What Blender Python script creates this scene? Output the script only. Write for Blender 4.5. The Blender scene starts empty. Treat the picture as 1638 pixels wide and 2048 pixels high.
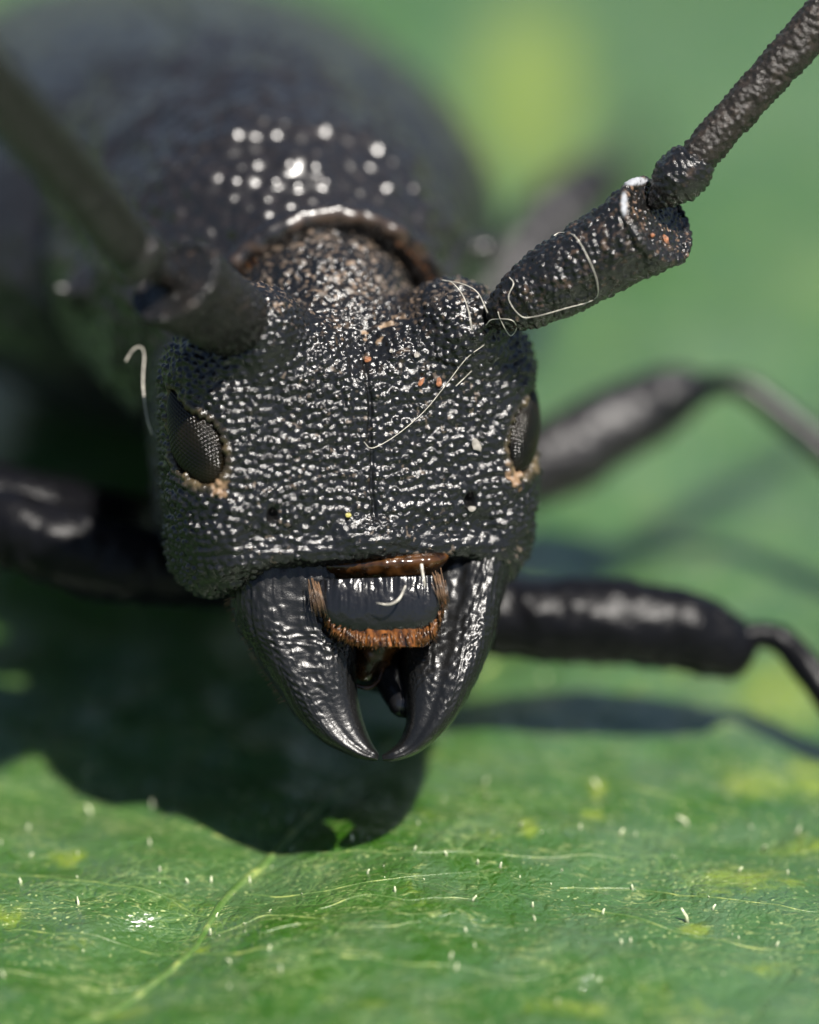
import bpy, math
import numpy as np
from mathutils import Matrix, Vector
from mathutils.kdtree import KDTree

# ------------------------------------------------------------------ camera / world / sun / exposure
# 1 blender unit = 1 cm (macro scene)
sc = bpy.context.scene
sc.unit_settings.system = 'METRIC'
sc.unit_settings.scale_length = 0.01
PITCH = math.radians(25.0)
CP, SP = math.cos(PITCH), math.sin(PITCH)
DIST = 12.0
XAX = np.array([1.0, 0.0, 0.0]); UAX = np.array([0.0, SP, CP]); FAX = np.array([0.0, CP, -SP])
cam_data = bpy.data.cameras.new('camera')
cam = bpy.data.objects.new('camera', cam_data)
sc.collection.objects.link(cam)
cam.matrix_world = Matrix(((1, 0, 0, -FAX[0] * DIST), (0, SP, -CP, -FAX[1] * DIST), (0, CP, SP, -FAX[2] * DIST), (0, 0, 0, 1)))
cam_data.sensor_fit = 'VERTICAL'
cam_data.sensor_height = 36.0
cam_data.lens = 18.0 / (1.024 / DIST)
cam_data.clip_start = 0.05
cam_data.clip_end = 2000.0
cam_data.dof.use_dof = True
cam_data.dof.focus_distance = DIST + 0.05
cam_data.dof.aperture_fstop = cam_data.lens * 1e-3 / 0.72
cam_data.dof.aperture_blades = 0
sc.camera = cam

SUN = np.array([0.36, -0.36, 1.0]); SUN /= np.linalg.norm(SUN)
world = bpy.data.worlds.new('World'); sc.world = world; world.use_nodes = True
wn = world.node_tree
sky = wn.nodes.new('ShaderNodeTexSky'); sky.sky_type = 'NISHITA'; sky.sun_disc = False
sky.sun_elevation = math.asin(SUN[2]); sky.sun_rotation = math.atan2(SUN[0], SUN[1])
sky.air_density = 1.0; sky.dust_density = 1.0; sky.ozone_density = 1.0
bg = wn.nodes['Background']; bg.inputs['Strength'].default_value = 0.052
wn.links.new(sky.outputs['Color'], bg.inputs['Color'])

sun_data = bpy.data.lights.new('sun', 'SUN'); sun_data.energy = 5.0; sun_data.angle = math.radians(1.8)
sun_data.color = (1.0, 0.95, 0.88)
sun = bpy.data.objects.new('sun', sun_data); sc.collection.objects.link(sun)
sun.rotation_euler = Vector(SUN).to_track_quat('Z', 'Y').to_euler()
sun.location = Vector(SUN * 30)

sc.view_settings.view_transform = 'Standard'; sc.view_settings.look = 'None'
sc.view_settings.exposure = 1.0; sc.view_settings.gamma = 1.0; sc.view_settings.use_curve_mapping = False
sc.cycles.use_denoising = True
sc.cycles.max_bounces = 4
sc.cycles.sample_clamp_indirect = 6.0

COL = sc.collection
# ------------------------------------------------------------------ coordinates
# view-aligned metric frame: (a right, b up, c towards the viewer); world = a X + b U - c F
def v2w(P):
    P = np.asarray(P, float)
    return P[..., 0:1] * XAX + P[..., 1:2] * UAX - P[..., 2:3] * FAX

def w2v(W):
    W = np.asarray(W, float)
    return np.stack([W @ XAX, W @ UAX, -(W @ FAX)], -1)

def vp(px, py, d):
    k = (DIST + d) / DIST
    return np.array([(px - 819) / 1000.0 * k, (1024 - py) / 1000.0 * k, -d])

def at(px, py, d):
    return v2w(vp(px, py, d))

def to_px(V):
    k = DIST / (DIST - V[..., 2])
    return 819 + 1000 * V[..., 0] * k, 1024 - 1000 * V[..., 1] * k

LEAF_Z = -0.749
def leafxy(px, py):
    q = (1024 - py) / 1000.0
    d = (q * CP - LEAF_Z) / (SP - q * CP / DIST)
    w = at(px, py, d)
    return w[0], w[1]

# ------------------------------------------------------------------ noise
def _hash(ix, iy, iz, seed):
    h = (ix.astype(np.int64) * 374761393 + iy.astype(np.int64) * 668265263 + iz.astype(np.int64) * 2147483647 + seed * 1274126177) & 0xFFFFFFFF
    h = ((h ^ (h >> 13)) * 1274126177) & 0xFFFFFFFF
    h = ((h ^ (h >> 16)) * 2246822519) & 0xFFFFFFFF
    return ((h ^ (h >> 15)) & 0xFFFFFF) / float(0x1000000)

def vnoise(P, seed=0):
    I = np.floor(P).astype(np.int64); F = P - I
    F = F * F * (3 - 2 * F)
    out = 0
    for dx in (0, 1):
        wx = F[:, 0] if dx else 1 - F[:, 0]
        for dy in (0, 1):
            wy = F[:, 1] if dy else 1 - F[:, 1]
            for dz in (0, 1):
                wz = F[:, 2] if dz else 1 - F[:, 2]
                out = out + wx * wy * wz * _hash(I[:, 0] + dx, I[:, 1] + dy, I[:, 2] + dz, seed)
    return out * 2 - 1

def fbm(P, octs=3, seed=0):
    o = 0; a = 1.0; s = 0
    for k in range(octs):
        o = o + a * vnoise(P * 2 ** k + 17.3 * k, seed + k); s += a; a *= 0.5
    return o / s

def worley(P, seed=0, jit=0.85):
    I = np.floor(P).astype(np.int64)
    best = np.full(len(P), 9.0); bid = np.zeros(len(P)); second = np.full(len(P), 9.0)
    for dx in (-1, 0, 1):
        for dy in (-1, 0, 1):
            for dz in (-1, 0, 1):
                cx, cy, cz = I[:, 0] + dx, I[:, 1] + dy, I[:, 2] + dz
                jx = cx + 0.5 + jit * (_hash(cx, cy, cz, seed) - 0.5)
                jy = cy + 0.5 + jit * (_hash(cx, cy, cz, seed + 11) - 0.5)
                jz = cz + 0.5 + jit * (_hash(cx, cy, cz, seed + 23) - 0.5)
                d = np.sqrt((P[:, 0] - jx) ** 2 + (P[:, 1] - jy) ** 2 + (P[:, 2] - jz) ** 2)
                r = _hash(cx, cy, cz, seed + 37)
                m = d < best
                second = np.where(m, best, np.minimum(second, d))
                bid = np.where(m, r, bid); best = np.where(m, d, best)
    return best, second, bid

def smooth(e0, e1, x):
    t = np.clip((x - e0) / (e1 - e0), 0, 1)
    return t * t * (3 - 2 * t)

def domes(P, seed=0, radius=0.62, jit=0.8, keep=1.0):
    f, s, i = worley(P, seed, jit)
    h = np.clip(1 - (f / radius) ** 2, 0, 1)
    return h * (0.55 + 0.45 * np.modf(i * 7.31)[0]) * (i < keep)

def scatter(V, spacing, seed, aniso=(1, 1, 1), mask=None):
    """blue-noise seeds on the surface points V; returns the distance (in spacings) to the nearest seed and a random number per seed"""
    r = np.random.default_rng(seed)
    S = V / np.array(aniso, float) / spacing
    idx = np.arange(len(V)) if mask is None else np.nonzero(mask)[0]
    idx = r.permutation(idx)[:160000]
    grid = {}; pts = []
    cell = np.floor(S).astype(int)
    for i in idx.tolist():
        p = S[i]; c = cell[i]; c0, c1, c2 = int(c[0]), int(c[1]), int(c[2]); ok = True
        px, py, pz_ = float(p[0]), float(p[1]), float(p[2])
        for a in (c0 - 1, c0, c0 + 1):
            for b in (c1 - 1, c1, c1 + 1):
                for d in (c2 - 1, c2, c2 + 1):
                    for q in grid.get((a, b, d), ()):
                        if (q[0] - px) ** 2 + (q[1] - py) ** 2 + (q[2] - pz_) ** 2 < 0.72: ok = False; break
                    if not ok: break
                if not ok: break
            if not ok: break
        if ok:
            grid.setdefault((c0, c1, c2), []).append((px, py, pz_)); pts.append((px, py, pz_))
    kd = KDTree(len(pts))
    for k, p in enumerate(pts): kd.insert(p, k)
    kd.balance()
    dist = np.empty(len(S)); ids = np.empty(len(S), int); find = kd.find
    for k, p in enumerate(S.tolist()):
        _co, i, d = find(p); dist[k] = d; ids[k] = i
    return dist, r.random(len(pts))[ids]

def beads(V, spacing, seed, radius=0.46, aniso=(1, 1, 1), vary=0.5, mask=None, power=1.0):
    d, i = scatter(V, spacing, seed, aniso, mask)
    rr = radius * (1 - 0.35 * vary * i)
    h = np.clip(1 - (d / rr) ** 2, 0, 1) ** power
    return h * (1 - vary * np.modf(i * 7.7)[0])

# ------------------------------------------------------------------ signed distance shapes
def ell(p, c, r):
    q = p - np.array(c); r = np.array(r, float)
    k0 = np.linalg.norm(q / r, axis=-1); k1 = np.linalg.norm(q / (r * r), axis=-1)
    return k0 * (k0 - 1) / np.maximum(k1, 1e-9)

def rbox(p, c, h, r):
    q = np.abs(p - np.array(c)) - (np.array(h) - r)
    return np.linalg.norm(np.maximum(q, 0), axis=-1) + np.minimum(q.max(-1), 0) - r

def capsule(p, a, b, ra, rb):
    a = np.array(a, float); b = np.array(b, float); ab = b - a
    t = np.clip((p - a) @ ab / (ab @ ab), 0, 1)
    return np.linalg.norm(p - a - t[..., None] * ab, axis=-1) - (ra + (rb - ra) * t)

def smin(a, b, k):
    h = np.clip(0.5 + 0.5 * (b - a) / k, 0, 1)
    return b + (a - b) * h - k * h * (1 - h)

def smax(a, b, k):
    return -smin(-a, -b, k)

def grad(f, P, e=1e-3):
    g = np.stack([f(P + np.array(o) * e) - f(P - np.array(o) * e) for o in ((1, 0, 0), (0, 1, 0), (0, 0, 1))], -1)
    return g / np.maximum(np.linalg.norm(g, axis=-1, keepdims=True), 1e-9), g

def project(f, P, it=3):
    e = 1e-3
    for _ in range(it):
        n, g = grad(f, P, e)
        m = np.maximum(np.linalg.norm(g, axis=-1) / (2 * e), 0.3)
        P = P - n * np.clip(f(P) / m, -0.03, 0.03)[:, None]
    return P

def surface_nets(f, lo, hi, res):
    lo = np.array(lo, float); hi = np.array(hi, float)
    n = np.ceil((hi - lo) / res).astype(int) + 1
    ax = [lo[k] + res * np.arange(n[k]) for k in range(3)]
    G = np.stack(np.meshgrid(*ax, indexing='ij'), -1).reshape(-1, 3)
    D = f(G).reshape(n)
    inside = D < 0
    cnt = np.zeros(n - 1, int); acc = np.zeros(tuple(n - 1) + (3,)); num = np.zeros(n - 1)
    for c in [(i, j, k) for i in (0, 1) for j in (0, 1) for k in (0, 1)]:
        cnt += inside[c[0]:n[0] - 1 + c[0], c[1]:n[1] - 1 + c[1], c[2]:n[2] - 1 + c[2]]
    active = (cnt > 0) & (cnt < 8)
    for axk in range(3):
        oth = [k for k in range(3) if k != axk]
        for o1 in (0, 1):
            for o2 in (0, 1):
                s0 = [0, 0, 0]; s0[oth[0]] = o1; s0[oth[1]] = o2
                s1 = list(s0); s1[axk] = 1
                A = D[s0[0]:n[0] - 1 + s0[0], s0[1]:n[1] - 1 + s0[1], s0[2]:n[2] - 1 + s0[2]]
                B = D[s1[0]:n[0] - 1 + s1[0], s1[1]:n[1] - 1 + s1[1], s1[2]:n[2] - 1 + s1[2]]
                cr = ((A < 0) != (B < 0)) & active
                t = np.where(cr, A / np.where(cr, A - B, 1), 0)
                pt = np.zeros(A.shape + (3,)); pt[..., :] = s0; pt[..., axk] += t
                acc += pt * cr[..., None]; num += cr
    idx = -np.ones(n - 1, int); idx[active] = np.arange(active.sum())
    cells = np.argwhere(active)
    V = lo + res * (cells + acc[active] / num[active][:, None])
    Q = []
    for axk in range(3):
        o1, o2 = (axk + 1) % 3, (axk + 2) % 3
        sl0 = [slice(1, n[k] - 1) for k in range(3)]; sl0[axk] = slice(0, n[axk] - 1)
        sl1 = list(sl0); sl1[axk] = slice(1, n[axk])
        A = inside[tuple(sl0)]; B = inside[tuple(sl1)]
        E = np.argwhere(A != B)
        if not len(E): continue
        flip = A[tuple(E.T)]
        base = E + 1; base[:, axk] -= 1
        def cell(d1, d2):
            c = base.copy(); c[:, o1] -= d1; c[:, o2] -= d2
            return idx[tuple(c.T)]
        q = np.stack([cell(1, 1), cell(0, 1), cell(0, 0), cell(1, 0)], -1)
        q[~flip] = q[~flip][:, ::-1]
        Q.append(q)
    return V, np.concatenate(Q)

def subdivide(V, Q):
    e = np.concatenate([Q[:, [k, (k + 1) % 4]] for k in range(4)])
    es = np.sort(e, 1)
    key = es[:, 0].astype(np.int64) * len(V) + es[:, 1]
    u, inv = np.unique(key, return_inverse=True)
    mid = (V[u // len(V)] + V[u % len(V)]) / 2
    cen = V[Q].mean(1)
    m = len(Q); nv = len(V); ne = len(u)
    E = [nv + inv[k * m:(k + 1) * m] for k in range(4)]
    C = nv + ne + np.arange(m)
    out = [np.stack([Q[:, k], E[k], C, E[(k + 3) % 4]], -1) for k in range(4)]
    return np.concatenate([V, mid, cen]), np.concatenate(out)

def sdf_mesh(f, lo, hi, res, nsub):
    V, Q = surface_nets(f, lo, hi, res)
    V = project(f, V, 2)
    for _ in range(nsub):
        V, Q = subdivide(V, Q); V = project(f, V, 2)
    n, _g = grad(f, V)
    return V, Q, n

# ------------------------------------------------------------------ objects
def mesh_obj(name, V, F, mat, parent=None, base=None, attrs=None, flat=False):
    V = np.asarray(V, float)
    if base is not None: V = V - base
    me = bpy.data.meshes.new(name)
    if isinstance(F, np.ndarray):
        k = F.shape[1]
        me.vertices.add(len(V)); me.vertices.foreach_set('co', V.astype(np.float32).ravel())
        me.loops.add(F.size); me.loops.foreach_set('vertex_index', F.astype(np.int32).ravel())
        me.polygons.add(len(F)); me.polygons.foreach_set('loop_start', np.arange(0, F.size, k, dtype=np.int32))
        me.update(calc_edges=True); me.validate()
    else:
        me.from_pydata([tuple(v) for v in V], [], [tuple(f) for f in F]); me.update()
    me.polygons.foreach_set('use_smooth', np.full(len(me.polygons), not flat))
    me.materials.append(mat)
    if 'stain' not in (attrs or {}) and mat.get('stained'):
        attrs = dict(attrs or {}, stain=np.zeros((len(me.vertices), 4)))
    for an, av in (attrs or {}).items():
        av = np.asarray(av, np.float32)
        if av.ndim == 2:
            at_ = me.attributes.new(an, 'FLOAT_COLOR', 'POINT'); at_.data.foreach_set('color', av.ravel())
        else:
            at_ = me.attributes.new(an, 'FLOAT', 'POINT'); at_.data.foreach_set('value', av)
    o = bpy.data.objects.new(name, me); COL.objects.link(o)
    if parent is not None: o.parent = parent
    return o

def empty(name, loc, parent=None):
    o = bpy.data.objects.new(name, None); COL.objects.link(o); o.location = tuple(loc)
    o.empty_display_size = 0.1
    if parent is not None: o.parent = parent
    return o

def tag(o, label=None, cat=None, group=None, kind=None):
    if label: o['label'] = label
    if cat: o['category'] = cat
    if group: o['group'] = group
    if kind: o['kind'] = kind
    return o

def catmull(P, R, n):
    P = np.asarray(P, float); R = np.asarray(R, float)
    PP = np.vstack([2 * P[0] - P[1], P, 2 * P[-1] - P[-2]])
    seg = np.linalg.norm(np.diff(P, axis=0), axis=1); L = np.concatenate([[0], np.cumsum(seg)])
    s = np.linspace(0, L[-1], n); out = []; rr = np.interp(s, L, R)
    if len(R) > 2:      # soften the radius profile
        for _ in range(max(1, n // 25)): rr[1:-1] = (rr[:-2] + 2 * rr[1:-1] + rr[2:]) / 4
    for x in s:
        k = min(np.searchsorted(L, x, side='right') - 1, len(seg) - 1)
        t = (x - L[k]) / seg[k]
        p0, p1, p2, p3 = PP[k:k + 4]
        out.append(0.5 * (2 * p1 + (p2 - p0) * t + (2 * p0 - 5 * p1 + 4 * p2 - p3) * t * t + (3 * p1 - p0 - 3 * p2 + p3) * t ** 3))
    return np.array(out), rr, s

def tube(P, R, n=24, seg=12, caps=True, squash=1.0, up=None):
    """swept tube, rounded ends; returns V, F, normals"""
    C, rr, s = catmull(P, R, n)
    T = np.gradient(C, axis=0); T /= np.linalg.norm(T, axis=1, keepdims=True)
    ref = np.array(up if up is not None else (0.1, 0.3, 1.0), float)
    rings = []; nor = []
    N = ref - (ref @ T[0]) * T[0]; N /= np.linalg.norm(N)
    a = np.linspace(0, 2 * np.pi, seg, endpoint=False)
    for k in range(n):
        N = N - (N @ T[k]) * T[k]; N /= np.linalg.norm(N); B = np.cross(T[k], N)
        d = np.cos(a)[:, None] * N + np.sin(a)[:, None] * B * squash
        nor.append(d); rings.append(C[k] + rr[k] * d)
    if caps:
        for end, sgn in ((0, -1), (-1, 1)):
            ex, en = [], []
            for q in (0.45, 0.8, 0.97):
                z = math.sqrt(1 - q * q) if q < 1 else 0
            # spherical cap from three shrinking rings
            r0 = rings[end]; c0 = C[end]; rad = rr[end]
            for ph in (30, 58, 80):
                p = math.radians(ph)
                ex.append(c0 + (r0 - c0) * math.cos(p) + T[end] * sgn * rad * math.sin(p) * 0.8)
                en.append(nor[end] * math.cos(p) + T[end] * sgn * math.sin(p))
            if sgn < 0:
                rings = ex[::-1] + rings; nor = en[::-1] + nor
            else:
                rings = rings + ex; nor = nor + en
    m = len(rings)
    V = np.concatenate(rings); NN = np.concatenate(nor)
    i = np.arange(m - 1)[:, None] * seg; j = np.arange(seg)[None]; j2 = (j + 1) % seg
    Q = np.stack([i + j, i + j2, i + seg + j2, i + seg + j], -1).reshape(-1, 4)
    if caps:
        V = np.vstack([V, V[:seg].mean(0), V[-seg:].mean(0)])
        NN = np.vstack([NN, -T[0], T[-1]])
        k0, k1 = len(V) - 2, len(V) - 1
        jj = np.arange(seg); jn = (jj + 1) % seg
        c0 = np.stack([jn, jj, np.full(seg, k0), np.full(seg, k0)], -1)
        c1 = np.stack([(m - 1) * seg + jj, (m - 1) * seg + jn, np.full(seg, k1), np.full(seg, k1)], -1)
        F = [tuple(q) for q in Q] + [tuple(q[:3]) for q in c0] + [tuple(q[:3]) for q in c1]
    else:
        F = Q
    return V, F, NN

def strands(items, seg=3):
    """joined tapered hairs: items = (points, base radius, tip radius)"""
    VV, FF, off = [], [], 0
    for pts, r0, r1 in items:
        pts = np.asarray(pts, float); n = len(pts)
        T = np.gradient(pts, axis=0); T /= np.maximum(np.linalg.norm(T, axis=1, keepdims=True), 1e-9)
        a = np.linspace(0, 2 * np.pi, seg, endpoint=False)
        N = np.cross(T[0], (0.3, 0.9, 0.2)); N /= np.linalg.norm(N)
        for k in range(n):
            N = N - (N @ T[k]) * T[k]; N /= np.linalg.norm(N); B = np.cross(T[k], N)
            r = r0 + (r1 - r0) * k / (n - 1)
            VV.append(pts[k] + r * (np.cos(a)[:, None] * N + np.sin(a)[:, None] * B))
        for k in range(n - 1):
            for j in range(seg):
                FF.append((off + k * seg + j, off + k * seg + (j + 1) % seg, off + (k + 1) * seg + (j + 1) % seg, off + (k + 1) * seg + j))
        FF.append(tuple(off + j for j in range(seg))[::-1]); FF.append(tuple(off + (n - 1) * seg + j for j in range(seg)))
        off += n * seg
    return np.concatenate(VV), FF

# ------------------------------------------------------------------ materials
def new_mat(name):
    m = bpy.data.materials.new(name); m.use_nodes = True
    nt = m.node_tree; b = nt.nodes['Principled BSDF']
    def N(t, **kw):
        n = nt.nodes.new(t)
        for k, v in kw.items(): setattr(n, k, v)
        return n
    def L(a, b_): nt.links.new(a, b_)
    return m, nt, b, N, L

def ramp(N, stops):
    r = N('ShaderNodeValToRGB'); e = r.color_ramp.elements
    e[0].position, e[0].color = stops[0][0], (*stops[0][1], 1)
    e[1].position, e[1].color = stops[-1][0], (*stops[-1][1], 1)
    for p, c in stops[1:-1]:
        x = e.new(p); x.color = (*c, 1)
    return r

def chitin(name, base, rough, bump_scale=220, bump=0.25, dust=(0.30, 0.20, 0.12), dust_amt=0.0, spec=0.5, rough_var=0.15, bump_dist=0.004):
    """dark cuticle; an optional colour attribute 'stain' (rgb + alpha) carries dirt and pale marks"""
    m, nt, b, N, L = new_mat(name)
    tc = N('ShaderNodeTexCoord')
    n1 = N('ShaderNodeTexNoise'); n1.inputs['Scale'].default_value = bump_scale; n1.inputs['Detail'].default_value = 4
    L(tc.outputs['Object'], n1.inputs['Vector'])
    n2 = N('ShaderNodeTexNoise'); n2.inputs['Scale'].default_value = 38; n2.inputs['Detail'].default_value = 6
    n2.inputs['Roughness'].default_value = 0.7
    L(tc.outputs['Object'], n2.inputs['Vector'])
    r2 = ramp(N, [(0.56 - 0.1 * dust_amt, (0, 0, 0)), (0.74 - 0.1 * dust_amt, (1, 1, 1))])
    L(n2.outputs['Fac'], r2.inputs['Fac'])
    md = N('ShaderNodeMath', operation='MULTIPLY'); md.inputs[1].default_value = dust_amt
    L(r2.outputs['Color'], md.inputs[0])
    mx = N('ShaderNodeMix', data_type='RGBA'); mx.inputs[6].default_value = (*base, 1); mx.inputs[7].default_value = (*dust, 1)
    L(md.outputs[0], mx.inputs[0])
    a = N('ShaderNodeAttribute', attribute_name='stain')
    mx2 = N('ShaderNodeMix', data_type='RGBA')
    L(a.outputs['Alpha'], mx2.inputs[0]); L(mx.outputs[2], mx2.inputs[6]); L(a.outputs['Color'], mx2.inputs[7])
    L(mx2.outputs[2], b.inputs['Base Color'])
    mr = N('ShaderNodeMapRange'); mr.inputs[3].default_value = rough - rough_var; mr.inputs[4].default_value = rough + rough_var
    L(n1.outputs['Fac'], mr.inputs[0])
    ad = N('ShaderNodeMath', operation='ADD', use_clamp=True); L(mr.outputs[0], ad.inputs[0])
    ml = N('ShaderNodeMath', operation='MULTIPLY'); ml.inputs[1].default_value = 0.5; L(a.outputs['Alpha'], ml.inputs[0])
    ad2 = N('ShaderNodeMath', operation='ADD', use_clamp=True); L(ml.outputs[0], ad2.inputs[0])
    mm = N('ShaderNodeMath', operation='MULTIPLY'); mm.inputs[1].default_value = 0.4; L(md.outputs[0], mm.inputs[0])
    L(mm.outputs[0], ad2.inputs[1]); L(ad2.outputs[0], ad.inputs[1])
    L(ad.outputs[0], b.inputs['Roughness'])
    b.inputs['Specular IOR Level'].default_value = spec
    bp = N('ShaderNodeBump'); bp.inputs['Strength'].default_value = bump; bp.inputs['Distance'].default_value = bump_dist
    L(n1.outputs['Fac'], bp.inputs['Height']); L(bp.outputs['Normal'], b.inputs['Normal'])
    m['stained'] = 1
    return m

M_HEAD = chitin('head_chitin', (0.006, 0.006, 0.006), 0.19, 270, 0.34, dust_amt=0.0, rough_var=0.13, spec=0.5)
M_MAND = chitin('mandible_chitin', (0.006, 0.006, 0.006), 0.31, 340, 0.15, spec=0.40)
M_SMOOTH = chitin('smooth_chitin', (0.008, 0.008, 0.009), 0.20, 200, 0.2)
M_ANT = chitin('antenna_chitin', (0.007, 0.0068, 0.0065), 0.18, 260, 0.4, dust=(0.16, 0.10, 0.065), dust_amt=0.28)
M_ANTB = chitin('antenna_dark', (0.008, 0.0075, 0.007), 0.26, 200, 0.4, dust_amt=0.0, spec=0.35)
M_FLAG = chitin('antenna_brown', (0.016, 0.013, 0.010), 0.30, 300, 0.6, dust=(0.09, 0.062, 0.045), dust_amt=0.35, spec=0.38)
M_PRO = chitin('pronotum_chitin', (0.010, 0.009, 0.009), 0.25, 60, 0.10, dust=(0.05, 0.036, 0.034), dust_amt=0.35, rough_var=0.07, spec=0.6)
M_ELY = chitin('elytra_chitin', (0.012, 0.012, 0.013), 0.22, 40, 0.15, dust=(0.02, 0.019, 0.020), dust_amt=0.3, rough_var=0.06, spec=0.42)
M_LEG_SHADE = chitin('shaded_leg_chitin', (0.004, 0.004, 0.005), 0.33, 70, 0.5, dust_amt=0.0, spec=0.12)  # darker, cleaner copy of the leg chitin; shade on these legs put into colour
M_LEG = chitin('leg_chitin', (0.010, 0.009, 0.010), 0.40, 60, 0.6, dust=(0.04, 0.034, 0.036), dust_amt=0.25, spec=0.4)

def simple(name, col, rough=0.4, transmission=0.0, sss=0.0, spec=0.5, lo=0.55, hi=1.25, scale=60):
    m, nt, b, N, L = new_mat(name)
    tc = N('ShaderNodeTexCoord'); n = N('ShaderNodeTexNoise'); n.inputs['Scale'].default_value = scale; n.inputs['Detail'].default_value = 4
    L(tc.outputs['Object'], n.inputs['Vector'])
    r = ramp(N, [(0.35, tuple(c * lo for c in col)), (0.65, tuple(min(1, c * hi) for c in col))])
    L(n.outputs['Fac'], r.inputs['Fac']); L(r.outputs['Color'], b.inputs['Base Color'])
    b.inputs['Roughness'].default_value = rough; b.inputs['Transmission Weight'].default_value = transmission
    b.inputs['Specular IOR Level'].default_value = spec
    if sss:
        b.inputs['Subsurface Weight'].default_value = sss; b.inputs['Subsurface Radius'].default_value = (0.03, 0.012, 0.004)
        b.inputs['Subsurface Scale'].default_value = 1.0
    return m

M_AMBER = simple('amber_membrane', (0.045, 0.018, 0.005), 0.2, lo=0.2, hi=1.5, scale=35)
M_FRINGE = simple('amber_fringe', (0.15, 0.050, 0.007), 0.2, lo=0.15, hi=1.4, scale=50)
M_BRISTLE = simple('amber_bristle', (0.085, 0.034, 0.010), 0.25, lo=0.15, hi=1.8, scale=90)
M_TAN = simple('tan_hair', (0.14, 0.085, 0.05), 0.35)
M_WHITE = simple('pale_fibre', (0.45, 0.42, 0.36), 0.35)
M_FLAKE = simple('orange_flake', (0.22, 0.085, 0.035), 0.5, lo=0.3, hi=1.5, scale=120)
M_GRIT = simple('pale_grit', (0.24, 0.22, 0.19), 0.5)
M_LHAIR = simple('leaf_hair', (0.50, 0.54, 0.34), 0.25)

def eye_mat():
    m, nt, b, N, L = new_mat('compound_eye')
    tc = N('ShaderNodeTexCoord'); n = N('ShaderNodeTexNoise'); n.inputs['Scale'].default_value = 14
    L(tc.outputs['Object'], n.inputs['Vector'])
    r = ramp(N, [(0.3, (0.003, 0.0025, 0.0015)), (0.7, (0.010, 0.007, 0.003))])
    L(n.outputs['Fac'], r.inputs['Fac']); L(r.outputs['Color'], b.inputs['Base Color'])
    b.inputs['Roughness'].default_value = 0.17; b.inputs['Specular IOR Level'].default_value = 0.28
    return m
M_EYE = eye_mat()

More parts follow.
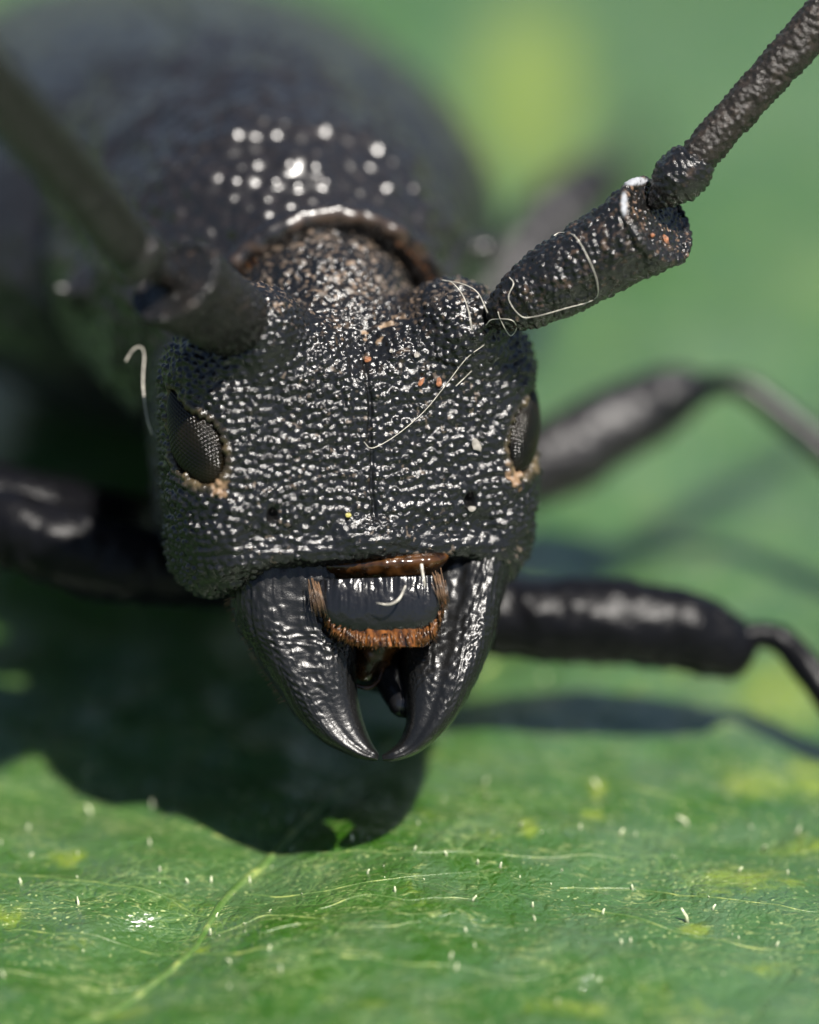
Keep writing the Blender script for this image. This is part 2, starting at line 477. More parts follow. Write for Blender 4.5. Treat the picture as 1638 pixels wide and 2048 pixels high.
def leaf_mat(name='leaf_blade', shift=0.0):
    m, nt, b, N, L = new_mat(name)
    tc = N('ShaderNodeTexCoord')
    obj = tc.outputs['Object']
    def noise(scale, detail=4, rough=0.6, off=0.0):
        mp = N('ShaderNodeMapping'); mp.inputs['Location'].default_value = (off, off * 0.7, off * 0.3); L(obj, mp.inputs['Vector'])
        n = N('ShaderNodeTexNoise'); n.inputs['Scale'].default_value = scale; n.inputs['Detail'].default_value = detail
        n.inputs['Roughness'].default_value = rough; L(mp.outputs[0], n.inputs['Vector']); return n
    def math_(op, x, y=None, clamp=False):
        n = N('ShaderNodeMath', operation=op, use_clamp=clamp)
        for k, v in enumerate((x, y)):
            if v is None: continue
            if isinstance(v, (int, float)): n.inputs[k].default_value = v
            else: L(v, n.inputs[k])
        return n.outputs[0]
    def mixc(f, x, y):
        n = N('ShaderNodeMix', data_type='RGBA')
        if isinstance(f, (int, float)): n.inputs[0].default_value = f
        else: L(f, n.inputs[0])
        for k, v in ((6, x), (7, y)):
            if isinstance(v, tuple): n.inputs[k].default_value = (*v, 1)
            else: L(v, n.inputs[k])
        return n.outputs[2]
    def rng(v, a, c):
        n = N('ShaderNodeMapRange'); n.inputs[1].default_value = a; n.inputs[2].default_value = c; n.clamp = True
        n.interpolation_type = 'SMOOTHSTEP'; L(v, n.inputs[0]); return n.outputs[0]
    big = noise(1.3, 3, 0.5, 3.1); mid = noise(7, 5, 0.6, 1.7); fine = noise(70, 4, 0.7)
    warp = noise(12, 3, 0.5, 5.0)
    wv = N('ShaderNodeVectorMath', operation='MULTIPLY_ADD'); L(warp.outputs['Color'], wv.inputs[0]); wv.inputs[1].default_value = (0.05, 0.05, 0.0); L(obj, wv.inputs[2])
    vor = N('ShaderNodeTexVoronoi', feature='DISTANCE_TO_EDGE'); vor.inputs['Scale'].default_value = 17; L(wv.outputs[0], vor.inputs['Vector'])
    vor2 = N('ShaderNodeTexVoronoi', feature='DISTANCE_TO_EDGE'); vor2.inputs['Scale'].default_value = 46; L(wv.outputs[0], vor2.inputs['Vector'])
    base = mixc(rng(big.outputs['Fac'], 0.35, 0.65), (0.028, 0.096, 0.004), (0.056, 0.130, 0.034))
    base = mixc(math_('MULTIPLY', rng(mid.outputs['Fac'], 0.42, 0.66), 0.7), base, (0.068, 0.130, 0.052))  # greyer blue-greens carry part of the sky sheen in the colour
    # chlorotic yellow blotches
    yb = noise(2.6, 6, 0.72, 9.3)
    ba = N('ShaderNodeAttribute', attribute_name='blotch')
    bsum = math_('ADD', ba.outputs['Fac'], math_('MULTIPLY', math_('SUBTRACT', noise(22, 4, 0.7, 6.1).outputs['Fac'], 0.5), 1.6))
    ym = math_('MULTIPLY', rng(yb.outputs['Fac'], 0.58, 0.72), rng(fine.outputs['Fac'], 0.35, 0.62))
    ym = math_('MAXIMUM', ym, math_('MULTIPLY', rng(bsum, 0.25, 0.95), rng(ba.outputs['Fac'], 0.04, 0.35)))
    base = mixc(math_('MULTIPLY', ym, 0.8), base, (0.20, 0.27, 0.022))
    # pale reticulate veinlets
    l1 = math_('SUBTRACT', 1.0, rng(vor.outputs['Distance'], 0.015, 0.07))
    l2 = math_('SUBTRACT', 1.0, rng(vor2.outputs['Distance'], 0.02, 0.10))
    msk = rng(noise(5, 4, 0.65, 4.4).outputs['Fac'], 0.46, 0.62)
    lines = math_('MAXIMUM', math_('MULTIPLY', math_('MULTIPLY', l1, msk), 0.55), math_('MULTIPLY', math_('MULTIPLY', l2, msk), 0.4))
    lines = math_('MULTIPLY', lines, rng(fine.outputs['Fac'], 0.32, 0.58))
    base = mixc(lines, base, (0.18, 0.28, 0.09))
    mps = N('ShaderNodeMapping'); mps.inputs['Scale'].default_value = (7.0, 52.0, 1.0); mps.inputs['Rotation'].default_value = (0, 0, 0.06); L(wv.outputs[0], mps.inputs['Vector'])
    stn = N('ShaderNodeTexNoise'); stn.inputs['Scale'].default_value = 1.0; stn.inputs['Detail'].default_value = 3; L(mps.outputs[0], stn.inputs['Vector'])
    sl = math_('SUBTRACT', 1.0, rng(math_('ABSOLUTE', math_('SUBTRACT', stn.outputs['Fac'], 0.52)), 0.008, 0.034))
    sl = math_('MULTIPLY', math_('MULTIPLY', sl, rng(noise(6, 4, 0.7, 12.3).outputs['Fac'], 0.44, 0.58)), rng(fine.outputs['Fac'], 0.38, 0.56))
    base = mixc(math_('MULTIPLY', sl, 0.55), base, (0.36, 0.44, 0.15))  # pale streaks of fine veinlets, with their glints put into the colour
    # tiny pale wax specks
    vs = N('ShaderNodeTexVoronoi', feature='F1'); vs.inputs['Scale'].default_value = 75; vs.inputs['Randomness'].default_value = 1.0; L(wv.outputs[0], vs.inputs['Vector'])
    sepc = N('ShaderNodeSeparateColor'); L(vs.outputs['Color'], sepc.inputs[0])
    dot = math_('MULTIPLY', math_('SUBTRACT', 1.0, rng(vs.outputs['Distance'], 0.12, 0.32)), rng(sepc.outputs[0], 0.35, 0.60))
    spm = math_('MULTIPLY', dot, rng(noise(4, 5, 0.7, 7.7).outputs['Fac'], 0.42, 0.58))
    base = mixc(math_('MULTIPLY', spm, 0.8), base, (0.42, 0.50, 0.20))
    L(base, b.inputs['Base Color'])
    rg = N('ShaderNodeMapRange'); rg.inputs[3].default_value = 0.26; rg.inputs[4].default_value = 0.48
    L(mid.outputs['Fac'], rg.inputs[0]); L(rg.outputs[0], b.inputs['Roughness'])
    b.inputs['Specular IOR Level'].default_value = 0.12
    b.inputs['Coat Weight'].default_value = 1.0; b.inputs['Coat Roughness'].default_value = 0.16; b.inputs['Coat IOR'].default_value = 2.1
    h = math_('ADD', math_('MULTIPLY', rng(vor.outputs['Distance'], 0.0, 0.25), 0.55), math_('MULTIPLY', rng(vor2.outputs['Distance'], 0.0, 0.3), 0.35))
    h = math_('ADD', h, math_('MULTIPLY', fine.outputs['Fac'], 1.0))
    h = math_('ADD', h, math_('MULTIPLY', noise(190, 3, 0.6, 8.0).outputs['Fac'], 0.35))
    h = math_('ADD', h, math_('MULTIPLY', mid.outputs['Fac'], 1.2))
    h = math_('ADD', h, math_('MULTIPLY', sl, 0.5))
    bp = N('ShaderNodeBump'); bp.inputs['Strength'].default_value = 0.6; bp.inputs['Distance'].default_value = 0.012
    L(h, bp.inputs['Height']); L(bp.outputs['Normal'], b.inputs['Normal']); 
    bc = N('ShaderNodeBump'); bc.inputs['Strength'].default_value = 0.30; bc.inputs['Distance'].default_value = 0.012
    L(h, bc.inputs['Height']); L(bc.outputs['Normal'], b.inputs['Coat Normal'])
    # thin blade lets some light through
    tr = N('ShaderNodeBsdfTranslucent'); tr.inputs['Color'].default_value = (0.10, 0.26, 0.02, 1)
    mixs = N('ShaderNodeMixShader'); mixs.inputs[0].default_value = 0.16
    out = nt.nodes['Material Output']
    L(b.outputs[0], mixs.inputs[1]); L(tr.outputs[0], mixs.inputs[2]); L(mixs.outputs[0], out.inputs['Surface'])
    return m
M_LEAF = leaf_mat()
def vein_mat():
    m, nt, b, N, L = new_mat('leaf_vein')
    tc = N('ShaderNodeTexCoord'); n = N('ShaderNodeTexNoise'); n.inputs['Scale'].default_value = 16; n.inputs['Detail'].default_value = 5; n.inputs['Roughness'].default_value = 0.7
    L(tc.outputs['Object'], n.inputs['Vector'])
    r = ramp(N, [(0.36, (0.040, 0.100, 0.016)), (0.52, (0.085, 0.140, 0.040)), (0.66, (0.26, 0.31, 0.085))])
    L(n.outputs['Fac'], r.inputs['Fac']); L(r.outputs['Color'], b.inputs['Base Color']); b.inputs['Roughness'].default_value = 0.32
    bp = N('ShaderNodeBump'); bp.inputs['Distance'].default_value = 0.006; L(n.outputs['Fac'], bp.inputs['Height']); L(bp.outputs['Normal'], b.inputs['Normal'])
    return m
M_VEIN = vein_mat()
M_PETIOLE = simple('leaf_stalk', (0.10, 0.17, 0.05), 0.45)

def ground_mat():
    m, nt, b, N, L = new_mat('soil')
    tc = N('ShaderNodeTexCoord'); n = N('ShaderNodeTexNoise'); n.inputs['Scale'].default_value = 0.35; n.inputs['Detail'].default_value = 8
    L(tc.outputs['Object'], n.inputs['Vector'])
    r = ramp(N, [(0.35, (0.03, 0.06, 0.02)), (0.55, (0.06, 0.10, 0.03)), (0.7, (0.10, 0.08, 0.05))])
    L(n.outputs['Fac'], r.inputs['Fac']); L(r.outputs['Color'], b.inputs['Base Color']); b.inputs['Roughness'].default_value = 0.9
    bp = N('ShaderNodeBump'); bp.inputs['Distance'].default_value = 0.5; L(n.outputs['Fac'], bp.inputs['Height']); L(bp.outputs['Normal'], b.inputs['Normal'])
    return m

# ------------------------------------------------------------------ ground
GZ = -11.0
g = mesh_obj('ground', [(-900, -900, GZ), (900, -900, GZ), (900, 900, GZ), (-900, 900, GZ)], [(0, 1, 2, 3)], ground_mat())
tag(g, kind='structure')

# ------------------------------------------------------------------ leaf
VA = np.array(leafxy(150, 2040)); VB = np.array(leafxy(770, 1500))
VD = (VB - VA) / np.linalg.norm(VB - VA); VN = np.array([-VD[1], VD[0]])
def leaf_z(x, y):
    x = np.atleast_1d(np.asarray(x, float)); y = np.atleast_1d(np.asarray(y, float))
    s = (x - VA[0]) * VN[0] + (y - VA[1]) * VN[1]
    P = np.stack([x, y, np.zeros_like(x)], -1)
    z = LEAF_Z - 0.030 * np.exp(-(s / 0.11) ** 2) + 0.010
    z = z + 0.030 * vnoise(P * np.array([1.3, 1.1, 1]), 5) + 0.016 * vnoise(P * 4.3, 6) + 0.007 * vnoise(P * 11, 7) + 0.0022 * vnoise(P * 27, 8)
    # quilting between the side veins
    along = (x - VA[0]) * VD[0] + (y - VA[1]) * VD[1]
    z = z + 0.006 * np.abs(np.sin(along * 11 + 2.2 * vnoise(P * 1.5, 9))) * np.clip(np.abs(s) / 0.2, 0, 1)
    r = np.sqrt((x / 4.5) ** 2 + ((y - 1.5) / 7.0) ** 2)
    return z - 0.6 * np.clip(r - 0.75, 0, None) ** 2

leaf = empty('broad_leaf', (0.4, -5.2, LEAF_Z - 0.3))
tag(leaf, 'broad waxy green leaf with pale veins and yellow blotches under the black beetle', 'leaf')
LB = np.array(leaf.location)
ny, nx = 520, 300
tv = np.linspace(-1, 1, ny); tu = np.linspace(-1, 1, nx)
yy = 1.2 + (tv * 0.34 + 0.66 * tv ** 3) * 7.2 - 1.4 * (1 - tv ** 2)
prof = np.clip(1 - ((yy - 1.2) / 7.25) ** 2, 0, 1) ** 0.62 * (1 - 0.12 * (yy - 1.2) / 7.2)
xs = tu * 0.30 + 0.70 * tu ** 3
LX = 0.25 + prof[:, None] * 4.6 * xs[None]; LY = np.repeat(yy[:, None], nx, 1)
LZ = leaf_z(LX.ravel(), LY.ravel())
LV = np.stack([LX.ravel(), LY.ravel(), LZ], -1)
ii = np.arange(ny - 1)[:, None] * nx; jj = np.arange(nx - 1)[None]
LQ = np.stack([ii + jj, ii + jj + 1, ii + nx + jj + 1, ii + nx + jj], -1).reshape(-1, 4)
blot = np.zeros(len(LV))
for px, py, rx, ry, a in ((1060, 190, .15, .65, 1.7), (1560, 1400, .13, .22, .9), (1510, 1580, .10, .10, .8), (1620, 1560, .08, .12, .8), (1195, 1590, .022, .05, 1.2), (1190, 1650, .03, .03, 1.0), (1055, 1690, .025, .05, 1.0),
                          (1490, 1770, .16, .10, .7), (1390, 1868, .035, .035, 1.1), (790, 1850, .13, .05, .35), (1590, 1700, .09, .05, .7), (390, 1890, .03, .03, .9), (1400, 1360, .1, .2, .5), (130, 1715, .06, .05, .7), (20, 1835, .05, .05, .8), (1130, 2010, .12, .05, .7), (1540, 1930, .1, .04, .5), (740, 2020, .12, .04, .5), (230, 2010, .09, .04, .6), (1640, 560, .25, .5, .45)):
    bx, by = leafxy(px, py)
    q = np.stack([LV[:, 0], LV[:, 1], LV[:, 0] * 0], -1)
    blot = np.maximum(blot, a * np.exp(-((LV[:, 0] - bx) / rx) ** 2 - ((LV[:, 1] - by) / ry) ** 2))
blade = mesh_obj('blade', LV, LQ, M_LEAF, leaf, LB, {'blotch': blot})
so = blade.modifiers.new('thickness', 'SOLIDIFY'); so.thickness = 0.022; so.offset = -1
# stalk down to the ground
yb0 = yy[0]
V, F, N_ = tube([(0.25, yb0 + 0.25, float(leaf_z(0.25, yb0 + 0.25)[0]) - 0.06), (0.25, yb0 - 0.5, float(leaf_z(0.25, yb0)[0]) - 0.35), (0.3, yb0 - 1.3, -4.0), (0.35, yb0 - 1.5, GZ - 0.1)], [0.06, 0.09, 0.12, 0.16], 40, 12)
mesh_obj('stalk', V, F, M_PETIOLE, leaf, LB)

def vein(pxs, r0, r1, n=60):
    P = np.array([leafxy(*p) for p in pxs])
    C, rr, s = catmull(np.column_stack([P, np.zeros(len(P))]), np.linspace(r0, r1, len(P)), n)
    w = vnoise(np.column_stack([C[:, 0] * 9, C[:, 1] * 9, np.zeros(n) + len(pxs)]), 3) * 0.010 + vnoise(np.column_stack([C[:, 0] * 30, C[:, 1] * 30, np.zeros(n) + len(pxs)]), 4) * 0.003
    C[:, 0] += w * 0.6; C[:, 1] += w
    rr = rr * (0.85 if r0 > 0.01 else 0.55) * (1 + 0.4 * vnoise(np.column_stack([s * 25, s * 0, s * 0 + r0 * 900]), 4))
    C[:, 2] = leaf_z(C[:, 0], C[:, 1]) - rr * 0.35
    V, F, N_ = tube(C, rr, n, 8, squash=1.25)
    V[:, 2] = np.where(V[:, 2] > 0, V[:, 2], V[:, 2])
    return mesh_obj('vein', V, F, M_VEIN, leaf, LB)

vein([(-250, 2230), (150, 2040), (300, 1955), (375, 1900), (420, 1840), (470, 1775), (545, 1715), (620, 1640), (700, 1575), (775, 1505), (900, 1400), (1050, 1250)], 0.0110, 0.008, 160)
vein([(385, 1898), (470, 1915), (560, 1925), (640, 1935), (760, 1948)], 0.006, 0.0025)
vein([(430, 1862), (480, 1858), (540, 1850), (600, 1858), (660, 1872)], 0.005, 0.002)
vein([(430, 1835), (380, 1820), (330, 1800), (260, 1785), (150, 1770), (0, 1755), (-120, 1745)], 0.005, 0.003)
vein([(552, 1716), (480, 1690), (420, 1672), (330, 1655), (240, 1620), (120, 1600), (-40, 1570)], 0.007, 0.003)
vein([(552, 1716), (620, 1732), (700, 1742), (830, 1750), (960, 1752), (1100, 1745), (1250, 1735)], 0.006, 0.002)
vein([(490, 1790), (560, 1800), (640, 1806), (720, 1802), (830, 1795), (940, 1785)], 0.004, 0.002)
vein([(530, 1890), (620, 1880), (700, 1888), (780, 1890), (840, 1884)], 0.0035, 0.0018)
vein([(640, 1840), (730, 1830), (820, 1838), (880, 1836), (950, 1832)], 0.004, 0.0018)
vein([(670, 1945), (780, 1950), (900, 1960), (1000, 1968), (1060, 1962), (1130, 1952), (1220, 1950)], 0.004, 0.002)
vein([(1120, 1800), (1190, 1793), (1290, 1790), (1370, 1800), (1440, 1812), (1520, 1822), (1660, 1832)], 0.0045, 0.002)
vein([(1180, 1838), (1290, 1862), (1400, 1880), (1500, 1888), (1640, 1900), (1760, 1905)], 0.0045, 0.002)
vein([(395, 1888), (300, 1890), (200, 1872), (90, 1866), (-60, 1850)], 0.004, 0.002)
vein([(300, 1955), (200, 1962), (90, 1950), (-80, 1940)], 0.005, 0.002)
vein([(700, 1575), (640, 1555), (560, 1530), (430, 1500), (250, 1470)], 0.006, 0.003)
vein([(775, 1505), (900, 1530), (1050, 1560), (1250, 1590), (1500, 1640)], 0.006, 0.003)

# short pale hairs standing on the blade
rng = np.random.default_rng(11)
hs = []
spots = [(1375, 1850, .035), (1040, 1690, .018), (1195, 1590, .02), (1375, 1655, .022), (1525, 1690, .02), (1595, 1675, .02), (1240, 1690, .016), (790, 1825, .014), (735, 1783, .012), (955, 1770, .014), (1000, 1775, .015), (945, 1840, .014), (1065, 1838, .014), (1205, 1845, .014), (300, 1700, .012), (60, 1715, .012), (42, 1772, .012), (157, 1815, .014), (320, 1755, .012), (376, 1770, .013), (432, 1830, .012), (500, 1762, .012), (829, 1750, .012), (1265, 1788, .014), (1478, 1753, .014), (1575, 1752, .012), (1425, 1832, .014), (538, 1925, .012), (562, 1968, .013), (1113, 2003, .014), (912, 1965, .012), (305, 1615, .02), (180, 1620, .02), (705, 1722, .014), (420, 1860, .02), (1553, 1890, .012), (932, 1892, .010), (1243, 1905, .01), (1160, 1690, .014), (970, 1600, .018), (972, 1630, .014)]
for px, py, h in spots:
    x, y = leafxy(px, py); hs.append((x, y, h * 0.85))
for _ in range(900):
    x, y = rng.uniform(-2.2, 2.2), rng.uniform(-1.6, 2.5); hs.append((x, y, 0.0022 + 0.010 * rng.random() ** 4))
items = []
for x, y, h in hs:
    z = float(leaf_z(x, y)[0]); lean = rng.normal(0, 0.35, 2) * h
    r = min(0.0055, 0.0012 + h * 0.24)
    items.append(([(x, y, z - 0.004), (x + lean[0] * .25, y + lean[1] * .25, z + h * 0.45), (x + lean[0], y + lean[1], z + h)], r, r * 0.35))
V, F = strands(items, 5)
tag(mesh_obj('leaf_hairs', V, F, M_LHAIR, leaf, LB), kind='stuff')

# ------------------------------------------------------------------ beetle
BASE = np.array([-0.45, 1.5, LEAF_Z])
beetle = empty('beetle', BASE)
tag(beetle, 'black granulated longhorn beetle with thick antennae standing on a green leaf', 'beetle')

# ---- head: local frame x right, y up, z out of the face
YAW, ROLL = math.radians(16), math.radians(2.0)
HO = vp(668, 897, 0.3)
Ry = np.array([[math.cos(YAW), 0, math.sin(YAW)], [0, 1, 0], [-math.sin(YAW), 0, math.cos(YAW)]])
Rz = np.array([[math.cos(ROLL), -math.sin(ROLL), 0], [math.sin(ROLL), math.cos(ROLL), 0], [0, 0, 1]])
HR = Rz @ Ry
def h2v(P): return P @ HR.T + HO
def v2h(V): return (V - HO) @ HR
def h2w(P): return v2w(h2v(P))

EYE_R = (0.110, 0.062, 0.040)
def head_core(p):
    x, y, z = p[..., 0], p[..., 1], p[..., 2]
    q = np.stack([x * (1 + 0.55 * np.clip(-y - 0.09, 0, 1) + 0.10 * np.clip(y - 0.05, 0, 1) + 0.62 * np.clip(0.10 - z, 0, 0.45)), y, z + 0.24 * x * x], -1)
    d = rbox(q, (0, -0.010, -0.05), (0.382, 0.262, 0.33), 0.105)
    d = smin(d, ell(p, (-0.005, 0.135, -0.21), (0.262, 0.358, 0.42)), 0.08)
    ax = np.stack([np.abs(x), y, z], -1)
    d = smin(d, ell(ax, (0.210, 0.228, 0.165), (0.108, 0.108, 0.140)), 0.04)
    d = smin(d, ell(ax, (0.298, 0.160, 0.135), (0.078, 0.080, 0.10)), 0.025)
    d = smin(d, ell(ax, (0.288, -0.190, 0.09), (0.076, 0.100, 0.15)), 0.04)
    d = smin(d, capsule(ax, (0, -0.207, 0.272), (0.27, -0.215, 0.228), 0.019, 0.022), 0.02)
    d = smin(d, ell(p, (0.0, -0.183, 0.262), (0.085, 0.035, 0.034)), 0.02)
    # shallow crease above the clypeal lip
    d = smax(d, -capsule(ax, (0.10, -0.165, 0.305), (0.25, -0.175, 0.27), 0.016, 0.012), 0.03)
    d = smax(d, -ell(p, (0, 0.285, 0.285), (0.062, 0.12, 0.085)), 0.06)
    # mouth recess
    d = smax(d, -rbox(p, (0.0, -0.43, 0.37), (0.225, 0.195, 0.24), 0.03), 0.022)
    return d
# eyes sit where the cheek turns to the side
EYES = []
for sgn in (-1, 1):
    c = project(head_core, np.array([[sgn * 0.330, 0.030, 0.185]]), 6)[0]
    n = grad(head_core, c[None])[0][0]
    n = n * 0.8 + 0.2 * np.array([sgn * 0.85, 0, 0.52]); n /= np.linalg.norm(n)
    t1 = np.array([-sgn * 0.42, -0.90, 0.30]); t1 -= (t1 @ n) * n; t1 /= np.linalg.norm(t1)
    t2 = np.cross(n, t1)
    EYES.append((c - n * 0.027, n, t1, t2, sgn))
def eye_sd(p, e, infl=0.0):
    c, n, t1, t2, sgn = e
    q = p - c
    u = q @ t1; v = q @ t2; w = q @ n
    taper = 1.0 + 0.75 * np.clip(-u / EYE_R[0], 0, 1)
    return ell(np.stack([u, v * taper, w], -1), (0, 0, 0), np.array(EYE_R) + infl)
def head_sdf(p):
    d = head_core(p)
    for e in EYES:
        d = smax(d, -eye_sd(p, e, 0.005), 0.008)
    return d
V, Q, n = sdf_mesh(head_sdf, (-0.47, -0.36, -0.70), (0.47, 0.53, 0.40), 0.0118, 2)
hpx, hpy = to_px(h2v(V))
face = smooth(-0.25, 0.10, V[:, 2])
# transverse rows of nodules, smaller and denser on the cheeks and crown
wp = V + 0.010 * np.stack([fbm(V * 14, 2, 21), fbm(V * 14, 2, 31), fbm(V * 14, 2, 41)], -1)
wq = V + 0.004 * np.stack([fbm(V * 18, 2, 21), fbm(V * 18, 2, 31), fbm(V * 18, 2, 41)], -1)
nod = beads(wq, 0.0168, 3, 0.56, (1.12, 0.92, 1.05), 0.62, None, 0.9)
wrk = 1 - np.abs(fbm(wq * np.array([26, 58, 34]), 2, 123)) * 2.4
fine = domes(wp / 0.0070, 8, 0.7, 0.9)
crown = smooth(0.25, 0.33, V[:, 1] - 0.3 * np.clip(V[:, 2] - 0.1, -1, 1) * 0)
disp = nod * 0.0068 * (1 - 0.35 * crown) * (0.95 + 0.45 * fbm(V * 11, 2, 63)) + fine * 0.0010 + 0.0009 * np.clip(wrk, 0, 1) * (0.4 + 1.6 * smooth(0.10, 0.30, np.abs(V[:, 0])))
disp += crown * 0.006 * fbm(V * 55, 3, 77)
rows = np.sin((V[:, 1] + 0.012 * fbm(V * np.array([7, 20, 7]), 2, 5)) * 2 * math.pi / 0.034)
disp += 0.0007 * rows * face
crag = 1 - np.abs(fbm(wq * np.array([11, 24, 13]), 2, 171)) * 2
disp += 0.0052 * crag * (0.55 + 0.45 * smooth(0.12, 0.33, np.abs(V[:, 0]))) + 0.0030 * fbm(V * 34, 2, 175)
disp += nod * 0.0030 * smooth(0.26, 0.36, np.abs(V[:, 0]))
lip = np.exp(-((V[:, 1] + 0.200 + 0.0) / 0.03) ** 2) * smooth(0.12, 0.2, V[:, 2])
disp = disp * (1 - 0.55 * lip)
# long fibrous wrinkles along the lip and lower cheeks
disp += lip * 0.003 * fbm(V * np.array([18, 120, 30]), 2, 61)
# mid-line suture and the two dark pits
mid = np.exp(-((V[:, 0] + 0.002 * np.sin(V[:, 1] * 60)) / 0.0032) ** 2) * smooth(-0.16, -0.13, V[:, 1]) * (1 - smooth(0.15, 0.20, V[:, 1])) * face
disp = disp * (1 - 0.7 * mid) - 0.006 * mid
for qx, qy in ((545, 1030), (940, 1000)):
    gpit = np.exp(-(((hpx - qx) / 8) ** 2 + ((hpy - qy) / 12) ** 2)) * face
    disp = disp * (1 - gpit) - 0.022 * gpit
mott = fbm(V * 30, 3, 91)
stain = np.zeros((len(V), 4))
def paint(mask, col):
    m = np.clip(mask, 0, 1)[:, None]
    keep = stain[:, 3:4] * (1 - m)
    a = m + keep
    stain[:, :3] = np.where(a > 1e-4, (np.array(col) * m + stain[:, :3] * keep) / np.maximum(a, 1e-4), stain[:, :3])
    stain[:, 3:4] = a
speck = smooth(0.25, 0.45, fbm(V * 70, 3, 15))
specks2 = smooth(0.34, 0.50, fbm(V * 130, 2, 18))
paint(0.55 * crown * smooth(0.05, 0.45, fbm(V * 100, 3, 13)), (0.15, 0.115, 0.085))
paint(0.5 * specks2 * smooth(0.20, 0.30, V[:, 1]) * face, (0.26, 0.18, 0.12))
paint(0.8 * speck * np.exp(-(((hpx - 745) / 70) ** 2 + ((hpy - 660) / 50) ** 2)), (0.30, 0.20, 0.12))
paint(0.5 * smooth(0.40, 0.52, fbm(V * 120, 2, 19)) * smooth(-0.1, 0.3, fbm(V * 9, 2, 20)) * face, (0.20, 0.15, 0.11))
for e in EYES:
    ed = eye_sd(V, e, 0.0)
    u = (V - e[0]) @ e[2]; v = (V - e[0]) @ e[3]
    side = smooth(-0.02, 0.03, (V[:, 0] * e[4] - 0.33) * 1.0 + 0.02 - 0.25 * V[:, 1] * 0 + np.clip(u, 0, 1) * 0.5)
    rim = np.exp(-((ed - 0.009) / 0.006) ** 2) * side
    paint(0.36 * rim * (0.3 + 0.7 * smooth(-0.3, 0.4, fbm(V * 70, 2, 90))), (0.22, 0.16, 0.075))
patch = np.exp(-(((hpx - 440) / 30) ** 2 + ((hpy - 975 - 0.25 * (hpx - 440)) / 22) ** 2)) + np.exp(-(((hpx - 1026) / 22) ** 2 + ((hpy - 948) / 30) ** 2))
paint(0.75 * smooth(0.45, 0.9, patch + 0.8 * fbm(V * 90, 3, 92)) * smooth(0.05, 0.3, patch), (0.25, 0.155, 0.085))
V2 = V + n * disp[:, None]
head = mesh_obj('head', h2w(V2), Q, M_HEAD, beetle, BASE, {'stain': stain})

def head_hit(px, py, lift=0.006):
    d = np.linspace(-0.25, 0.9, 900)
    P = np.array([vp(px, py, x) for x in d])
    s = head_sdf(v2h(P))
    k = np.argmax(s < 0) if (s < 0).any() else np.argmin(s)
    return v2w(vp(px, py, d[k] - lift))

# ---- compound eyes: hexagonal lens facets as relief
for e in EYES:
    c, en, t1, t2, sgn = e
    k = 260
    uu, vv = np.meshgrid(np.linspace(-1, 1, k), np.linspace(-1, 1, k), indexing='ij')
    # square to disc
    du = uu * np.sqrt(1 - vv ** 2 / 2); dv = vv * np.sqrt(1 - uu ** 2 / 2)
    r2 = np.clip(du ** 2 + dv ** 2, 0, 1)
    U = du * EYE_R[0]; W = np.sqrt(np.clip(1 - r2, 0, 1)) * EYE_R[2]
    taper = 1.0 + 0.75 * np.clip(-du, 0, 1)
    S = dv * EYE_R[1] / taper
    pos = c + U[..., None] * t1 + S[..., None] * t2 + W[..., None] * en
    nn = U[..., None] / EYE_R[0] ** 2 * t1 + S[..., None] * taper[..., None] ** 2 / EYE_R[1] ** 2 * t2 + W[..., None] / EYE_R[2] ** 2 * en
    nn /= np.linalg.norm(nn, axis=-1, keepdims=True)
    # arc-length-like coordinates for even facets
    pu = np.arcsin(np.clip(du, -1, 1)) * EYE_R[0] * 0.92; pv = np.arcsin(np.clip(dv, -1, 1)) * EYE_R[1] * 1.05
    pit = 0.0092
    best = np.full(pu.shape, 9.0)
    for off in ((0, 0), (0.5, 0.5)):
        gx = pu / (pit * 0.866 * 2) * 1.0; gy = pv / pit
        rx = (gx - off[0] - np.round(gx - off[0])) * pit * 0.866 * 2
        ry = (gy - off[1] - np.round(gy - off[1])) * pit
        best = np.minimum(best, np.sqrt(rx ** 2 + ry ** 2))
    hh = 0.0020 * np.clip(1 - (best / (pit * 0.58)) ** 2, 0, 1)
    pos = pos + nn * hh[..., None]
    i2 = np.arange(k - 1)[:, None] * k; j2 = np.arange(k - 1)[None]
    Q2 = np.stack([i2 + j2, i2 + k + j2, i2 + k + j2 + 1, i2 + j2 + 1], -1).reshape(-1, 4)
    P_ = pos.reshape(-1, 3)
    mesh_obj('compound_eye', h2w(P_), Q2, M_EYE, head, BASE)

